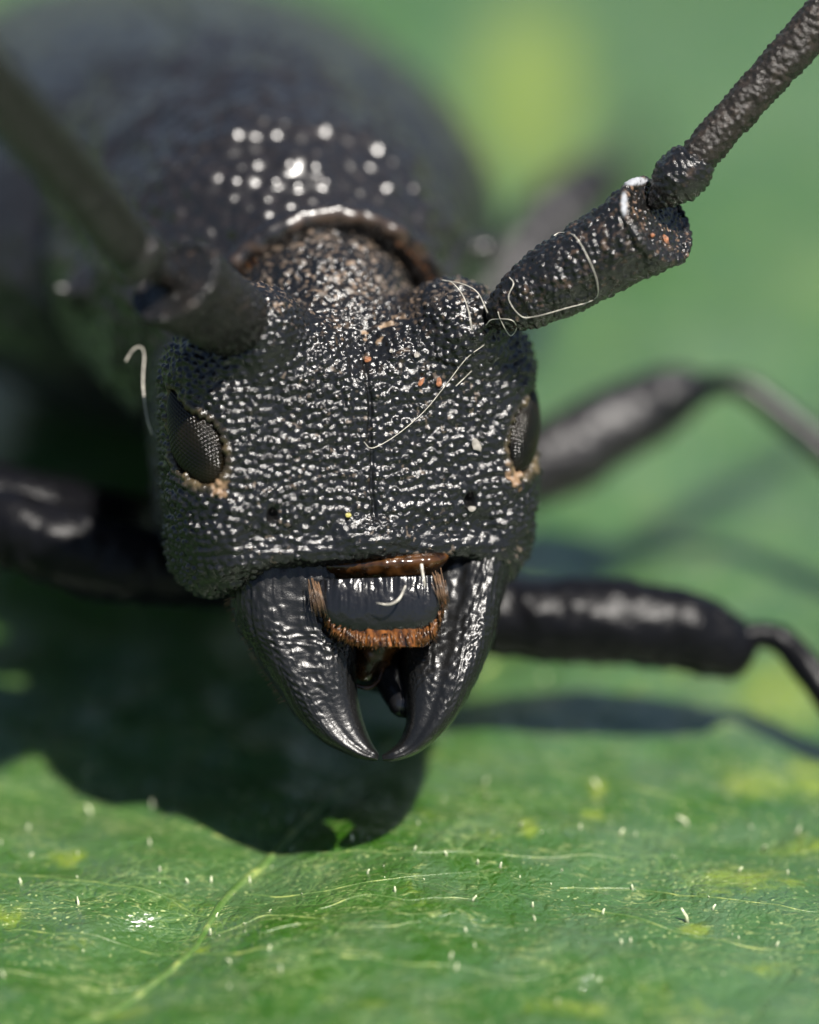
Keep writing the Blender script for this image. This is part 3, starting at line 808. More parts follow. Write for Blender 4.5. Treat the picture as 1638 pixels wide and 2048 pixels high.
# ---- mandibles
def loft_mandible(O, I, dc, th, sgn, seed):
    O = np.array(O, float); I = np.array(I, float); m = len(O)
    n, k = 240, 160
    def rs(A):
        A3 = np.column_stack([A, np.zeros(len(A))]) if A.ndim == 2 else np.column_stack([A, A * 0, A * 0])
        t = np.linspace(0, len(A3) - 1, n); PP = np.vstack([2 * A3[0] - A3[1], A3, 2 * A3[-1] - A3[-2]]); out = []
        for x in t:
            i = min(int(x), len(A3) - 2); f = x - i; p0, p1, p2, p3 = PP[i:i + 4]
            out.append(0.5 * (2 * p1 + (p2 - p0) * f + (2 * p0 - 5 * p1 + 4 * p2 - p3) * f * f + (3 * p1 - p0 - 3 * p2 + p3) * f ** 3))
        return np.array(out)
    Os, Is = rs(O)[:, :2], rs(I)[:, :2]
    ds, ts = rs(np.array(dc))[:, 0], rs(np.array(th))[:, 0]
    a = np.linspace(0, 2 * np.pi, k, endpoint=False)
    V = np.zeros((n, k, 3)); NN = np.zeros((n, k, 3)); st = np.zeros((n, k))
    for j in range(n):
        mid_ = (Os[j] + Is[j]) / 2; half = (Is[j] - Os[j]) / 2
        cx = np.sign(np.cos(a)) * np.abs(np.cos(a)) ** 0.75; sz = np.sign(np.sin(a)) * np.abs(np.sin(a)) ** 0.6
        # front swells towards the outer third
        bul = 1.0 + 0.25 * np.clip(-cx, 0, 1)
        d = ds[j] - sz * ts[j] * bul
        px = mid_[0] + cx * half[0]; py = mid_[1] + cx * half[1]
        kk = (DIST + d) / DIST
        V[j] = np.stack([(px - 819) / 1000 * kk, (1024 - py) / 1000 * kk, -d], -1)
        hl = max(np.hypot(*half) / 1000, 1e-4); tt = max(ts[j], 1e-4)
        hx, hy = half / np.hypot(*half)
        NN[j] = np.stack([np.cos(a) / hl * hx, -np.cos(a) / hl * hy, np.sin(a) / tt], -1)
        NN[j] /= np.linalg.norm(NN[j], axis=1, keepdims=True)
        st[j] = cx
    s = np.repeat(np.linspace(0, 1, n)[:, None], k, 1)
    P = V.reshape(-1, 3)
    q = np.stack([st.ravel() * 11 + s.ravel() * 10 * 1.0, s.ravel() * 3.2, np.full(n * k, seed)], -1)
    ridge = fbm(np.stack([q[:, 0] * 2.6, q[:, 1] * 1.5, q[:, 2]], -1), 3, seed)
    ridge = 1 - np.abs(ridge) * 2
    fade = (1 - smooth(0.36, 0.60, s.ravel() + 0.16 * st.ravel())).ravel()
    gran = domes(P / 0.013, seed, 0.7) * (1 - smooth(0.15, 0.42, s.ravel()))
    dis = 0.0042 * (ridge - 0.5) * fade + 0.0030 * gran + 0.0005 * fbm(P * 160, 2, seed)
    # worn, bevelled biting edge
    P = P + NN.reshape(-1, 3) * dis[:, None]
    i = np.arange(n - 1)[:, None] * k; j = np.arange(k)[None]; j1 = (j + 1) % k
    Q = np.stack([i + j, i + j1, i + k + j1, i + k + j], -1).reshape(-1, 4)
    if sgn > 0: Q = Q[:, ::-1]
    return mesh_obj('mandible', v2w(P), np.ascontiguousarray(Q), M_MAND, head, BASE)
dcs = [0.17, 0.165, 0.155, 0.14, 0.13, 0.115, 0.09, 0.06, 0.04]
dcr = [0.27, 0.235, 0.195, 0.155, 0.132, 0.115, 0.095, 0.065, 0.045]
ths = [0.13, 0.135, 0.13, 0.12, 0.11, 0.10, 0.078, 0.052, 0.022]
loft_mandible([(458, 1085), (468, 1232), (506, 1303), (548, 1370), (592, 1432), (645, 1483), (700, 1511), (738, 1521), (755, 1521)],
              [(690, 1085), (708, 1240), (711, 1300), (713, 1360), (719, 1410), (731, 1455), (744, 1486), (753, 1500), (758, 1508)], dcs, ths, 1, 4)
loft_mandible([(1030, 1085), (1004, 1205), (986, 1280), (958, 1350), (922, 1418), (880, 1470), (838, 1505), (792, 1522), (766, 1522)],
              [(835, 1085), (812, 1240), (803, 1300), (806, 1360), (810, 1410), (812, 1445), (800, 1480), (780, 1500), (764, 1510)], dcr, ths, -1, 9)

# ---- labrum, membrane, amber fringe
def plate(name, left, right, dfun, mat, parent, nu=80, nv=60, bump=None, thick=0.03):
    v = np.linspace(0, 1, nv); u = np.linspace(0, 1, nu)
    lx = np.interp(v, np.linspace(0, 1, len(left)), [p[0] for p in left]); ly = np.interp(v, np.linspace(0, 1, len(left)), [p[1] for p in left])
    rx = np.interp(v, np.linspace(0, 1, len(right)), [p[0] for p in right]); ry = np.interp(v, np.linspace(0, 1, len(right)), [p[1] for p in right])
    Vv = np.zeros((nv, nu, 3))
    for j in range(nv):
        px = lx[j] + (rx[j] - lx[j]) * u; py = ly[j] + (ry[j] - ly[j]) * u
        d = dfun(u, v[j], px, py)
        kk = (DIST + d) / DIST
        Vv[j] = np.stack([(px - 819) / 1000 * kk, (1024 - py) / 1000 * kk, -d], -1)
    P = Vv.reshape(-1, 3)
    if bump is not None: P = P + np.array([0, 0, 1.0]) * bump(P, np.repeat(v, nu), np.tile(u, nv))[:, None]
    i = np.arange(nv - 1)[:, None] * nu; j = np.arange(nu - 1)[None]
    Q = np.stack([i + j, i + nu + j, i + nu + j + 1, i + j + 1], -1).reshape(-1, 4)
    o = mesh_obj(name, v2w(P), Q, mat, parent, BASE)
    s = o.modifiers.new('thickness', 'SOLIDIFY'); s.thickness = thick; s.offset = -1
    return o
plate('mouth_membrane', [(600, 1116), (604, 1136), (644, 1160)], [(905, 1104), (896, 1122), (872, 1150)],
      lambda u, v, px, py: 0.108 - 0.06 * np.sqrt(np.clip(1 - (2 * u - 1) ** 2, 0, 1)) - 0.016 * math.sin(v * math.pi), M_AMBER, head, 60, 24,
      lambda P, v, u: 0.006 * fbm(P * np.array([45, 25, 20]), 3, 3), 0.02)
def lab_d(u, v, px, py):
    return 0.028 - 0.026 * np.sqrt(np.clip(1 - np.abs(2 * u - 1) ** 3, 0, 1)) - 0.022 * math.sin(min(1, v * 1.15) * math.pi * 0.85) + 0.02 * v
labrum = plate('labrum', [(640, 1160), (634, 1185), (640, 1217), (652, 1245), (676, 1268), (702, 1280)], [(880, 1150), (886, 1180), (882, 1214), (872, 1244), (857, 1268), (840, 1278)],
      lab_d, M_SMOOTH, head, 140, 90,
      lambda P, v, u: 0.006 * np.clip(1 - v * 2.0, 0, 1) * fbm(P * np.array([110, 14, 30]), 2, 5) + 0.004 * np.exp(-((v - 0.82) / 0.06) ** 2) * fbm(P * 50, 2, 8) + 0.0012 * fbm(P * np.array([60, 60, 60]), 2, 7), 0.035)
plate('labrum_fringe', [(648, 1222), (656, 1245), (676, 1272), (700, 1292)], [(890, 1218), (884, 1245), (868, 1276), (850, 1294)],
      lambda u, v, px, py: 0.040 - 0.035 * np.sqrt(np.clip(1 - np.abs(2 * u - 1) ** 3, 0, 1)) - 0.012 * v, M_FRINGE, labrum, 90, 40,
      lambda P, v, u: 0.0035 * fbm(P * np.array([110, 15, 30]), 2, 15), 0.012)
items = []
edge = [(640, 1190), (648, 1222), (660, 1250), (682, 1274), (715, 1287), (760, 1291), (810, 1288), (848, 1280), (868, 1262), (880, 1235), (886, 1205), (888, 1185)]
ex = np.linspace(0, len(edge) - 1, 420)
for t in ex:
    t = np.clip(t + rng.normal(0, 0.08), 0, len(edge) - 1.001); i = int(t); f = t - i
    px = edge[i][0] * (1 - f) + edge[i + 1][0] * f; py = edge[i][1] * (1 - f) + edge[i + 1][1] * f
    side = (px - 765) / 125.0
    L_ = (3 + 15 * rng.random() ** 1.6) * (0.7 + 0.6 * math.sin(t * 9.0) ** 2) * (1.25 if abs(side) > 0.75 else 0.8)
    d0 = 0.0 + 0.03 * abs(side) ** 2 + rng.normal(0, 0.006)
    ddx = side * 6 - side * 3 * (abs(side) > .8) + rng.normal(0, 3)
    p0 = at(px - ddx * 0.5, py - rng.uniform(6, 26), d0 - 0.004); p1 = at(px + ddx * 0.5, py + L_ * 0.5, d0 - 0.006); p2 = at(px + ddx, py + L_, d0 + 0.004)
    items.append(((p0, p1, p2), 0.0018, 0.0004))
V, F = strands(items, 4)
tag(mesh_obj('bristles', V, F, M_BRISTLE, labrum, BASE), kind='stuff')
# pale tufts at the labrum corners
items = []
for cx, cy, ex_, ey_ in ((628, 1168, 640, 1225), (876, 1150, 890, 1205)):
    for _ in range(26):
        a0 = rng.normal(0, 7); p0 = at(cx + a0, cy + rng.normal(0, 6), 0.01); p2 = at(ex_ + a0 * 0.8 + rng.normal(0, 4), ey_ + rng.normal(0, 10), 0.0)
        items.append(((p0, (p0 + p2) / 2 + v2w(np.array([0, 0, 0.008])), p2), 0.0011, 0.0003))
V, F = strands(items, 3)
tag(mesh_obj('corner_tuft', V, F, M_TAN, labrum, BASE), kind='stuff')
# pale curved seta on the labrum and a drop-like one at the membrane
V, F, N_ = tube([at(753, 1206, -0.034), at(778, 1209, -0.038), at(798, 1198, -0.036), at(811, 1172, -0.028)], [0.0006, 0.0024, 0.0026, 0.0016], 20, 6)
mesh_obj('seta', V, F, M_WHITE, labrum, BASE)
V, F, N_ = tube([at(843, 1130, -0.01), at(846, 1150, -0.03), at(850, 1172, -0.03)], [0.0035, 0.0025, 0.0014], 14, 6)
mesh_obj('seta', V, F, M_WHITE, labrum, BASE)
# amber maxilla behind the mandibles with its thin palp
V, F, N_ = tube([at(770, 1270, 0.14), at(748, 1310, 0.15), at(728, 1345, 0.15)], [0.045, 0.040, 0.022], 24, 14)
V = V + N_ * (0.006 * fbm(V * 40, 2, 3))[:, None]
mx_ = mesh_obj('maxilla_and_sun_block', V, F, M_AMBER, head, BASE)
V, F, N_ = tube([at(765, 1335, 0.14), at(755, 1362, 0.13), at(735, 1376, 0.12), at(705, 1368, 0.12)], [0.006, 0.005, 0.005, 0.004], 20, 8)
mesh_obj('palp_and_sun_block', V, F, M_AMBER, mx_, BASE)
V, F, N_ = tube([at(765, 1215, 0.30), at(768, 1285, 0.27), at(775, 1330, 0.22), at(782, 1358, 0.18)], [0.11, 0.105, 0.075, 0.03], 30, 20)
mesh_obj('maxilla_and_sun_block', V, F, M_SMOOTH, head, BASE)  # dark mass added to stop sunlight passing between the mandibles

V, F, N_ = tube([at(770, 1325, 0.20), at(786, 1365, 0.155), at(808, 1412, 0.115)], [0.036, 0.035, 0.028], 20, 12)
mesh_obj('palp_and_sun_block', V + N_ * (0.004 * fbm(V * 50, 2, 3))[:, None], F, M_SMOOTH, mx_, BASE)  # dark stub added to block the sun through the mandible gap
# ---- antennae
def frame(axis, yhint):
    z = axis / np.linalg.norm(axis); y = yhint - (yhint @ z) * z; y /= np.linalg.norm(y)
    return np.stack([np.cross(y, z), y, z], 0)      # rows: local x, y, z in the outer frame
SL = 0.43
def scape_sdf(p):
    x, y, z = p[..., 0], p[..., 1], p[..., 2]
    R = np.interp(z, [-.03, 0.0, .03, .07, .14, .24, .33, .39, .45], [.022, .030, .050, .064, .074, .080, .088, .093, .090])
    rad = np.sqrt(x * x + y * y) - R
    d = smax(rad, -z - 0.02, 0.03)
    pl = (z + 0.50 * y - 0.372) / 1.118
    d = smax(d, pl, 0.006)
    ring = np.sqrt((rad + 0.002) ** 2 + (pl + 0.002) ** 2) - 0.007
    return smin(d, ring, 0.008)
sV, sQ, sN = sdf_mesh(scape_sdf, (-.13, -.13, -.05), (.13, .13, .50), 0.012, 2)
plane = (sV[:, 2] + 0.50 * sV[:, 1] - 0.372) / 1.118
onface = smooth(-0.006, 0.0, plane)
wob = sV + 0.006 * np.stack([fbm(sV * 20, 2, 1), fbm(sV * 20, 2, 2), fbm(sV * 20, 2, 3)], -1)
wr = 1 - np.abs(fbm(np.stack([wob[:, 0] * 16, wob[:, 1] * 16, wob[:, 2] * 42], -1), 2, 33)) * 2.2
sd = (0.0042 * wr + 0.0050 * beads(wob, 0.0150, 5, 0.54)) * (1 - onface) + onface * (0.0050 * beads(wob, 0.0140, 6, 0.54))
ring = np.exp(-((plane + 0.002) / 0.008) ** 2) * (1 - onface)
sst = np.zeros((len(sV), 4)); 
sdirt = smooth(0.32, 0.50, fbm(sV * 110, 3, 51))
sst[:, :3] = (0.26, 0.16, 0.10); sst[:, 3] = 0.55 * sdirt * (0.35 + 0.65 * onface)
sV2 = sV + sN * sd[:, None]

def antenna(A, B, yhint, ped, seg, white, rm_flag):
    an = empty('antenna', (0, 0, 0), beetle)
    Fm = frame(B - A, yhint)
    W = v2w(sV2 @ Fm + A)
    st = sst.copy()
    if not white: st[:, 3] *= 0.2
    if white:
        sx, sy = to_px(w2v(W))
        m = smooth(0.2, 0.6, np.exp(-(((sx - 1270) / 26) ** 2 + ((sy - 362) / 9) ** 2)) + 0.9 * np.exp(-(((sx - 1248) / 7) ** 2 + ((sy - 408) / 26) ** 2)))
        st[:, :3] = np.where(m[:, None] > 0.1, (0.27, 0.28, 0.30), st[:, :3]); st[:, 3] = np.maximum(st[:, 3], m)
    mesh_obj('scape', W, sQ, M_ANT if white else M_ANTB, an, BASE, {'stain': st})
    V, F, Nn = tube([at(*p[:3]) for p in ped], [p[3] for p in ped], 70, 64)
    V = V + Nn * (0.0050 * beads(V, 0.015, 3, 0.54) + 0.002 * fbm(V * 60, 2, 4))[:, None]
    mesh_obj('pedicel', V, F, M_ANT, an, BASE)
    for s in seg:
        V, F, Nn = tube([at(*p[:3]) for p in s], [p[3] for p in s], 260, 64)
        w = 1 - np.abs(fbm(V * np.array([38, 38, 38]), 2, 8)) * 2
        V = V + Nn * (0.0036 * w + 0.0040 * beads(V, 0.0145, 9, 0.54))[:, None]
        mesh_obj('flagellum_segment', V, F, M_FLAG if white else M_ANTB, an, BASE)
    return an
antenna(vp(995, 630, 0.075), vp(1345, 424, 0.03), np.array([0.18, 0.10, 0.98]),
        [(1312, 402, .03, .018), (1330, 385, .03, .036), (1348, 365, .03, .050), (1372, 342, .03, .052), (1392, 322, .03, .044), (1400, 312, .03, .030)],
        [[(1388, 326, .03, .026), (1398, 312, .03, .035), (1430, 274, .03, .036), (1510, 185, .03, .037), (1600, 85, .03, .040), (1700, -30, .03, .041), (1830, -180, .05, .040), (1850, -205, .05, .034)],
         [(1848, -202, .05, .022), (1870, -225, .05, .033), (2000, -360, .1, .034), (2150, -500, .15, .036)],
         [(2150, -500, .15, .02), (2180, -530, .15, .030), (2300, -640, .2, .031), (2430, -740, .25, .033)],
         [(2430, -740, .25, .02), (2460, -765, .25, .027), (2600, -860, .35, .028), (2720, -920, .4, .03)]], True, 0)
antenna(vp(515, 672, 0.07), vp(326, 548, -0.30), np.array([-0.30, 0.90, -0.20]),
        [(372, 578, -.21, .026), (322, 545, -.295, .024), (305, 533, -.315, .026), (294, 525, -.33, .042), (280, 513, -.35, .052), (268, 502, -.38, .052), (258, 492, -.40, .036)],
        [[(258, 492, -.38, .030), (248, 480, -.41, .046), (172, 385, -.55, .049), (75, 275, -.75, .053), (-30, 160, -.95, .056), (-150, 40, -1.15, .054)],
         [(-150, 40, -1.15, .025), (-170, 20, -1.18, .042), (-290, -130, -1.35, .040)],
         [(-290, -130, -1.35, .022), (-310, -150, -1.38, .034), (-430, -270, -1.55, .036)]], False, 0)

# ---- pronotum
N0 = np.array([-0.170, 0.50, 0.165]); N1 = np.array([-0.430, 1.42, 0.07])
pz = (N1 - N0) / np.linalg.norm(N1 - N0); PL = np.linalg.norm(N1 - N0)
pS = np.array([math.cos(math.radians(12)), math.sin(math.radians(12)), 0]); pS -= (pS @ pz) * pz; pS /= np.linalg.norm(pS)
pU = np.cross(pz, pS) * -1.0
if pU[2] < 0: pU = -pU
PF = np.stack([pS, pU, pz], 0)          # rows
def pro_sdf(p):
    s, u, t = p[..., 0], p[..., 1], p[..., 2]
    R = np.interp(t, [-.05, 0.0, .06, .12, .20, .30, .45, .62, .78, .90, 1.0], [.245, .255, .262, .295, .350, .392, .415, .425, .425, .425, .42])
    rad = (np.sqrt(s * s + (u / 0.97) ** 2) - R) * 0.92
    d = smax(smax(rad, -t, 0.02), t - PL - 0.05, 0.05)
    rim = np.sqrt((np.sqrt(s * s + u * u) - 0.258) ** 2 + (t - 0.012) ** 2) - 0.022
    d = smin(d, rim, 0.015)
    groove = np.sqrt((np.sqrt(s * s + u * u) - 0.285) ** 2 + (t - 0.060) ** 2) - 0.018
    d = smax(d, -groove, 0.02)
    a = np.stack([np.abs(s), u, t], -1)
    d = smin(d, capsule(a, (0.30, -0.02, 0.46), (0.475, 0.03, 0.42), 0.10, 0.014), 0.05)
    # hollow front so the crown of the head runs under the collar
    return smax(d, -ell(p, (0, -0.0, -0.06), (0.248, 0.248, 0.16)), 0.01)
V, Q, n = sdf_mesh(pro_sdf, (-.55, -.45, -.08), (.55, .45, PL + .12), 0.022, 2)
lump = beads(V, 0.046, 14, 0.56, vary=0.75)
rimm = np.exp(-((V[:, 2] - 0.012) / 0.022) ** 2)
dis = 0.0095 * lump * (1 - rimm) + 0.020 * fbm(V * 10, 2, 9) * (1 - rimm) + rimm * 0.006 * beads(V, 0.034, 6, 0.55)
st = np.zeros((len(V), 4)); st[:, :3] = (0.16, 0.09, 0.05)
st[:, 3] = 0.2 * np.exp(-((V[:, 2] + 0.010) / 0.006) ** 2) * smooth(-.2, .3, fbm(V * 30, 2, 3))
mesh_obj('pronotum', (V + n * dis[:, None]) @ PF + N0, Q, M_PRO, beetle, BASE, {'stain': st})
# amber hair fringe under the collar
items = []
for k in range(160):
    a = rng.uniform(-0.6, 0.9) if k % 2 else rng.uniform(2.2, 4.2)
    r = 0.246 + rng.normal(0, 0.003)
    p0 = N0 + PF.T @ np.array([r * math.cos(a), r * math.sin(a), 0.0])
    p2 = N0 + PF.T @ np.array([(r - 0.004) * math.cos(a), (r - 0.004) * math.sin(a), -0.022 - rng.uniform(0, 0.014)])
    items.append(((p0, (p0 + p2) / 2, p2), 0.0022, 0.0006))
V, F = strands(items, 3)
tag(mesh_obj('collar_fringe', V, F, M_BRISTLE, beetle, BASE), kind='stuff')

# ---- elytra and abdomen
EC = np.array([-0.56, 2.16, -0.185])
th = math.radians(11); tl = math.radians(11)
eB = np.array([-math.sin(th) * math.cos(tl), math.cos(th) * math.cos(tl), -math.sin(tl)])
eS = np.array([math.cos(th), math.sin(th), 0.0]); eU = np.cross(eS, eB)
EF = np.stack([eS, eU, eB], 0)
def sup(p, r, nl):
    q = np.abs(p) / np.array(r)
    k = (q[..., 0] ** 2 + q[..., 1] ** 2) ** (nl / 2) + q[..., 2] ** nl
    return (np.maximum(k, 1e-9) ** (1 / nl) - 1) * 0.42
def ely_sdf(p):
    d = sup(p, (0.70, 0.47, 1.12), 2.8)
    d = smax(d, -(p[..., 1] + 0.16), 0.02)
    return smax(d, 0.004 - p[..., 0], 0.015)
V, Q, n = sdf_mesh(ely_sdf, (-.05, -.25, -1.25), (.80, .56, 1.25), 0.04, 2)
for sgn in (1, -1):
    Vm = V * np.array([sgn, 1, 1]); nm = n * np.array([sgn, 1, 1])
    gran = beads(Vm, 0.08, 31 + sgn, 0.5, vary=0.8)
    dis = 0.011 * gran * (1 - 0.6 * smooth(-0.2, 0.8, Vm[:, 2])) + 0.005 * fbm(Vm * 16, 3, 44)
    Qm = Q if sgn > 0 else np.ascontiguousarray(Q[:, ::-1])
    mesh_obj('elytron', (Vm + nm * dis[:, None]) @ EF + EC, Qm, M_ELY, beetle, BASE)
def abd_sdf(p):
    d = sup(p, (0.66, 0.47, 1.07), 2.6)
    return smax(d, p[..., 1] + 0.12, 0.02)
V, Q, n = sdf_mesh(abd_sdf, (-.75, -.56, -1.2), (.75, 0, 1.2), 0.05, 1)
seg = 0.010 * np.abs(np.sin(V[:, 2] * 9))
mesh_obj('abdomen', (V + n * (0.006 * fbm(V * 14, 2, 3) + seg)[:, None]) @ EF + EC, Q, M_LEG, beetle, BASE)
# breast between pronotum and abdomen
V, F, N_ = tube([N0 + pz * 0.45 - np.array([0, 0, .18]), N0 + pz * 0.8 - np.array([0, 0, .18]), EC - eB * 0.75 - np.array([0, 0, .12])], [0.20, 0.26, 0.34], 30, 28)
mesh_obj('breast', V + N_ * (0.008 * fbm(V * 14, 2, 6))[:, None], F, M_LEG, beetle, BASE)

# ---- legs
def leg(fem, tib, tar, ml=None):
    ml = ml or M_LEG
    lg = empty('leg', (0, 0, 0), beetle)
    V, F, Nn = tube([p[:3] for p in fem], [p[3] for p in fem], 80, 44)
    V = V + Nn * (0.009 * fbm(V * 15, 3, 6) + 0.006 * beads(V, 0.045, 12, 0.5, vary=0.9))[:, None]
    mesh_obj('femur', V, F, ml, lg, BASE)
    V, F, Nn = tube([p[:3] for p in tib], [p[3] for p in tib], 70, 28)
    V = V + Nn * (0.004 * fbm(V * 25, 3, 9))[:, None]
    mesh_obj('tibia', V, F, ml, lg, BASE)
    P0 = np.array(tib[-1][:3]); dirn = np.array(tar, float); dirn /= np.linalg.norm(dirn)
    for k in range(4):
        a = P0 + dirn * 0.085 * k; b_ = P0 + dirn * (0.085 * k + 0.082)
        pts = []
        for f in (0.0, 0.35, 1.0):
            q = a + (b_ - a) * f
            q[2] = max(q[2] if k == 0 and f == 0 else -9, float(leaf_z(q[0], q[1])[0]) + 0.024); pts.append(q)
        V, F, Nn = tube(pts, [0.016, 0.024, 0.030] if k < 3 else [0.014, 0.014, 0.018], 14, 12)
        mesh_obj('tarsus', V, F, M_LEG, lg, BASE)
    return lg
def W4(px, py, d, r): return (*at(px, py, d), r)
def foot(px, py, d, r):
    w = at(px, py, d); w[2] = float(leaf_z(w[0], w[1])[0]) + 0.035
    return (*w, r)
# right legs
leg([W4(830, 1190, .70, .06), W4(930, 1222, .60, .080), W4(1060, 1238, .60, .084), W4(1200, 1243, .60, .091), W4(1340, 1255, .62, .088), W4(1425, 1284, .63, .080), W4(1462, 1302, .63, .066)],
    [W4(1462, 1285, .63, .034), W4(1510, 1270, .63, .029), W4(1560, 1280, .63, .031), W4(1610, 1330, .61, .033), W4(1680, 1420, .58, .036), foot(1765, 1530, .55, .040)], (0.9, -0.35, 0), M_LEG_SHADE)
leg([W4(940, 1000, 1.2, .06), W4(1030, 958, 1.2, .080), W4(1130, 908, 1.22, .090), W4(1250, 840, 1.25, .086), W4(1340, 795, 1.25, .072), W4(1390, 778, 1.25, .045)],
    [W4(1385, 780, 1.25, .032), W4(1450, 768, 1.25, .027), W4(1500, 783, 1.25, .028), W4(1570, 835, 1.24, .030), W4(1660, 912, 1.22, .032), W4(1800, 1060, 1.15, .035), foot(1990, 1290, 1.02, .04)], (1, -0.1, 0))
leg([W4(960, 640, 2.0, .06), W4(1040, 530, 2.1, .085), W4(1120, 430, 2.2, .085), W4(1180, 370, 2.3, .075), W4(1205, 345, 2.35, .05)],
    [W4(1200, 348, 2.35, .032), W4(1220, 340, 2.6, .03), W4(1238, 335, 3.1, .032), foot(1250, 345, 3.5, .036)], (0.2, 1, 0))
# left legs
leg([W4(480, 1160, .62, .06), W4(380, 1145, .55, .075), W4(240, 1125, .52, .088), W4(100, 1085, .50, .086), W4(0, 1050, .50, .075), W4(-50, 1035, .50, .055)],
    [W4(-45, 1038, .50, .034), W4(-90, 1020, .50, .029), W4(-150, 1060, .48, .032), W4(-230, 1220, .43, .036), foot(-320, 1490, .35, .040)], (-0.9, -0.35, 0), M_LEG_SHADE)
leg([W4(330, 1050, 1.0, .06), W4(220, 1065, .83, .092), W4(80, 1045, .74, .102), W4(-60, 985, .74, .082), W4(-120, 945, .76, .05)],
    [W4(-115, 947, .76, .034), W4(-170, 905, .84, .029), W4(-240, 900, .9, .03), W4(-360, 1010, 1.02, .034), foot(-480, 1230, .95, .04)], (-1, -0.1, 0), M_LEG_SHADE)
leg([W4(-40, 700, 1.9, .06), W4(-150, 640, 1.95, .085), W4(-280, 560, 2.0, .085), W4(-380, 510, 2.05, .05)],
    [W4(-375, 512, 2.05, .032), W4(-420, 505, 2.1, .03), W4(-500, 560, 2.3, .032), foot(-600, 640, 2.4, .036)], (-0.6, 0.8, 0))

# short setae along the outer edge of the mandible and on the cheeks
items = []
for k in range(90):
    t = rng.uniform(0, 1)
    px = np.interp(t, [0, .3, .6, 1], [455, 480, 520, 570]); py = np.interp(t, [0, .3, .6, 1], [1190, 1255, 1325, 1400])
    d0 = 0.12 + rng.uniform(-.05, .05)
    p0 = at(px + 14, py, d0); p2 = at(px - rng.uniform(2, 12), py + rng.uniform(4, 16), d0)
    items.append(((p0, (p0 + p2) / 2, p2), 0.0011, 0.0003))
V, F = strands(items, 3)
tag(mesh_obj('cheek_setae', V, F, M_TAN, head, BASE), kind='stuff')

# ------------------------------------------------------------------ fibres and grit lying on the beetle
def fibre(pts, r, label, name='plant_fibre', mat=None):
    V, F, N_ = tube(pts, [r] * len(pts), 14 * len(pts), 6)
    b0 = V.mean(0)
    o = mesh_obj(name, V, F, mat or M_WHITE, None, b0); o.location = tuple(b0)
    return tag(o, label, 'fibre')
fibre([head_hit(x, y, .012) for x, y in ((728, 884), (745, 896), (790, 872), (845, 826), (890, 772), (932, 718), (968, 690))], 0.0008, 'long pale fibre lying slantwise across the beetle forehead')
fibre([head_hit(x, y, .012) for x, y in ((912, 772), (930, 755), (943, 742))], 0.0010, 'short pale fibre stub beside the long fibre on the forehead')
cl = lambda x, y: at(x, y, -0.045 + 0.0)
def scape_hit(px, py, lift=0.006):
    A, B = vp(995, 630, 0.075), vp(1345, 424, 0.03); Fm = frame(B - A, np.array([0.18, 0.10, 0.98]))
    d = np.linspace(-0.15, 0.25, 400); P = np.array([vp(px, py, x) for x in d])
    s = scape_sdf((P - A) @ Fm.T)
    k = np.argmax(s < 0) if (s < 0).any() else np.argmin(s)
    return v2w(vp(px, py, d[k] - lift))
fibre([scape_hit(x, y, .013) for x, y in ((1019, 555), (1027, 568), (1017, 597), (1039, 630), (1065, 634), (1130, 617), (1189, 598), (1195, 568), (1180, 524), (1151, 474), (1122, 465), (1105, 473))], 0.0010, 'pale fibre looped round the thick first segment of the in-focus antenna')
fibre([scape_hit(x, y, .016) for x, y in ((996, 624), (1002, 642), (1020, 671), (1033, 656), (1022, 640), (985, 639), (972, 650))], 0.0010, 'small knotted pale fibre at the socket of the in-focus antenna')
fibre([at(886, 561, .10), at(905, 566, .06), at(925, 590, .03), at(937, 622, .0), at(944, 660, -.03)], 0.0010, 'curved pale fibre arching over the tubercle below the in-focus antenna')
fibre([at(884, 560, .10), at(925, 568, .06), at(955, 585, .03), at(975, 625, .0)], 0.0010, 'pale fibre running from the pronotum edge to the antenna socket')
fibre([at(252, 722, .24), at(264, 702, .24), at(278, 694, .24), at(288, 708, .24), at(286, 770, .22), at(294, 835, .20), at(304, 868, .20)], 0.0018, 'blurred hooked pale fibre hanging beside the left cheek of the beetle')

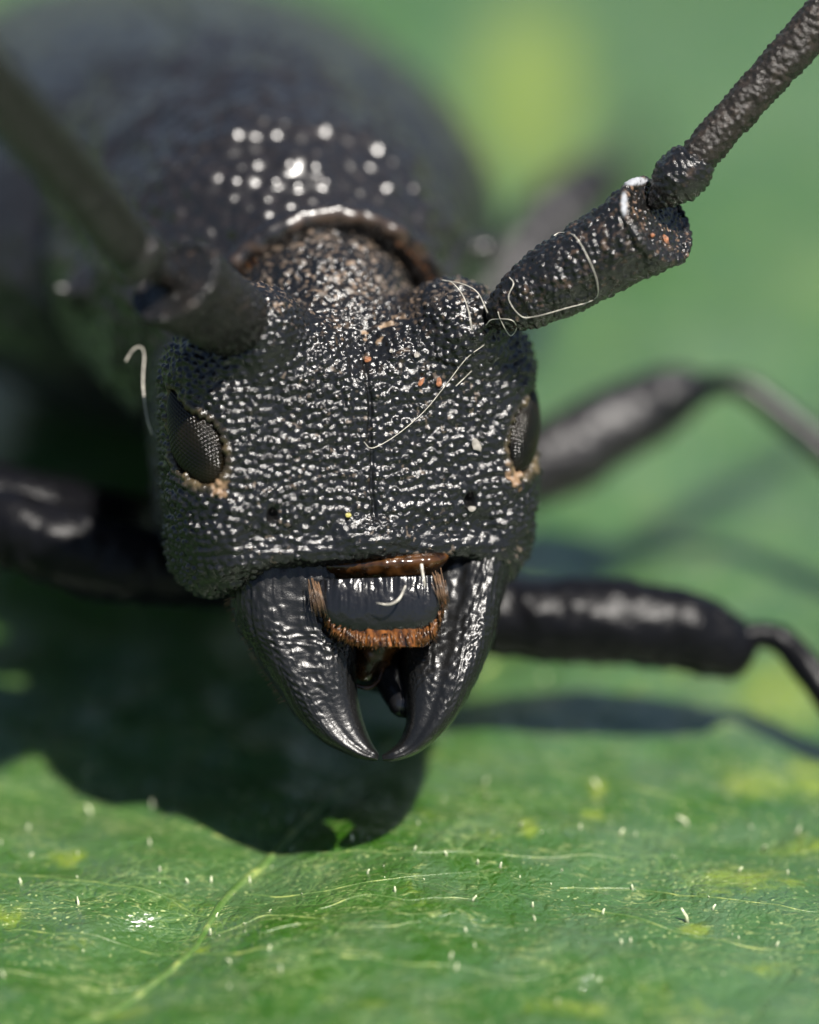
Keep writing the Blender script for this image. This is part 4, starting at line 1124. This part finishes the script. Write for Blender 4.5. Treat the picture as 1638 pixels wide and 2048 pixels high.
def flake(px, py, w, h, label, mat, name, cat, seed, hit=head_hit, ang=0.0):
    c = hit(px, py, 0.009)
    r = np.random.default_rng(seed); k = 9
    a = np.linspace(0, 2 * np.pi, k, endpoint=False)
    rr = 0.75 + 0.35 * r.random(k)
    ca, sa = math.cos(ang), math.sin(ang)
    x = np.cos(a) * rr * w / 2000; y = np.sin(a) * rr * h / 2000
    X, Y = x * ca - y * sa, x * sa + y * ca
    top = np.stack([X * 0.85, Y * 0.85, 0.0028 + 0.0016 * r.random(k)], -1); bot = np.stack([X, Y, np.full(k, -0.006)], -1)
    V = np.vstack([top, bot, [[0, 0, 0.0045]]])
    F = [(i, (i + 1) % k, 2 * k) for i in range(k)] + [(k + i, k + (i + 1) % k, (i + 1) % k, i) for i in range(k)] + [tuple(range(2 * k - 1, k - 1, -1))]
    o = mesh_obj(name, v2w(V), F, mat, None, None, flat=True); o.location = tuple(c)
    return tag(o, label, cat)
flake(735, 719, 18, 14, 'tiny rust orange flake between the antenna tubercles on the forehead', M_FLAKE, 'rust_flake', 'flake', 1)
flake(842, 765, 12, 26, 'slim rust orange flake left of its twin on the forehead', M_FLAKE, 'rust_flake', 'flake', 2, ang=-0.5)
flake(878, 765, 16, 24, 'broad rust orange flake touching the long pale fibre on the forehead', M_FLAKE, 'rust_flake', 'flake', 3)
flake(833, 710, 13, 14, 'pale grain of grit above the orange flakes on the forehead', M_GRIT, 'grit_grain', 'grit', 4)
flake(782, 702, 9, 10, 'small pale grain of grit near the top of the forehead', M_GRIT, 'grit_grain', 'grit', 5)
flake(697, 1030, 14, 12, 'yellowish grain of pollen low on the beetle face', simple('pollen', (0.34, 0.30, 0.08), 0.5), 'pollen_grain', 'pollen', 6)
flake(952, 890, 20, 34, 'grey scale of dirt beside the narrow right eye', M_GRIT, 'dirt_scale', 'dirt', 7, ang=0.5)
flake(944, 1018, 20, 14, 'grey scale of dirt under the pit of the right cheek', M_GRIT, 'dirt_scale', 'dirt', 8)
flake(1332, 478, 12, 24, 'rust orange flake on the slanted end of the in-focus antenna segment', M_FLAKE, 'rust_flake', 'flake', 9, scape_hit, 0.5)
flake(1305, 470, 10, 10, 'small rust orange crumb beside the antenna tip flake', M_FLAKE, 'rust_flake', 'flake', 10, scape_hit)
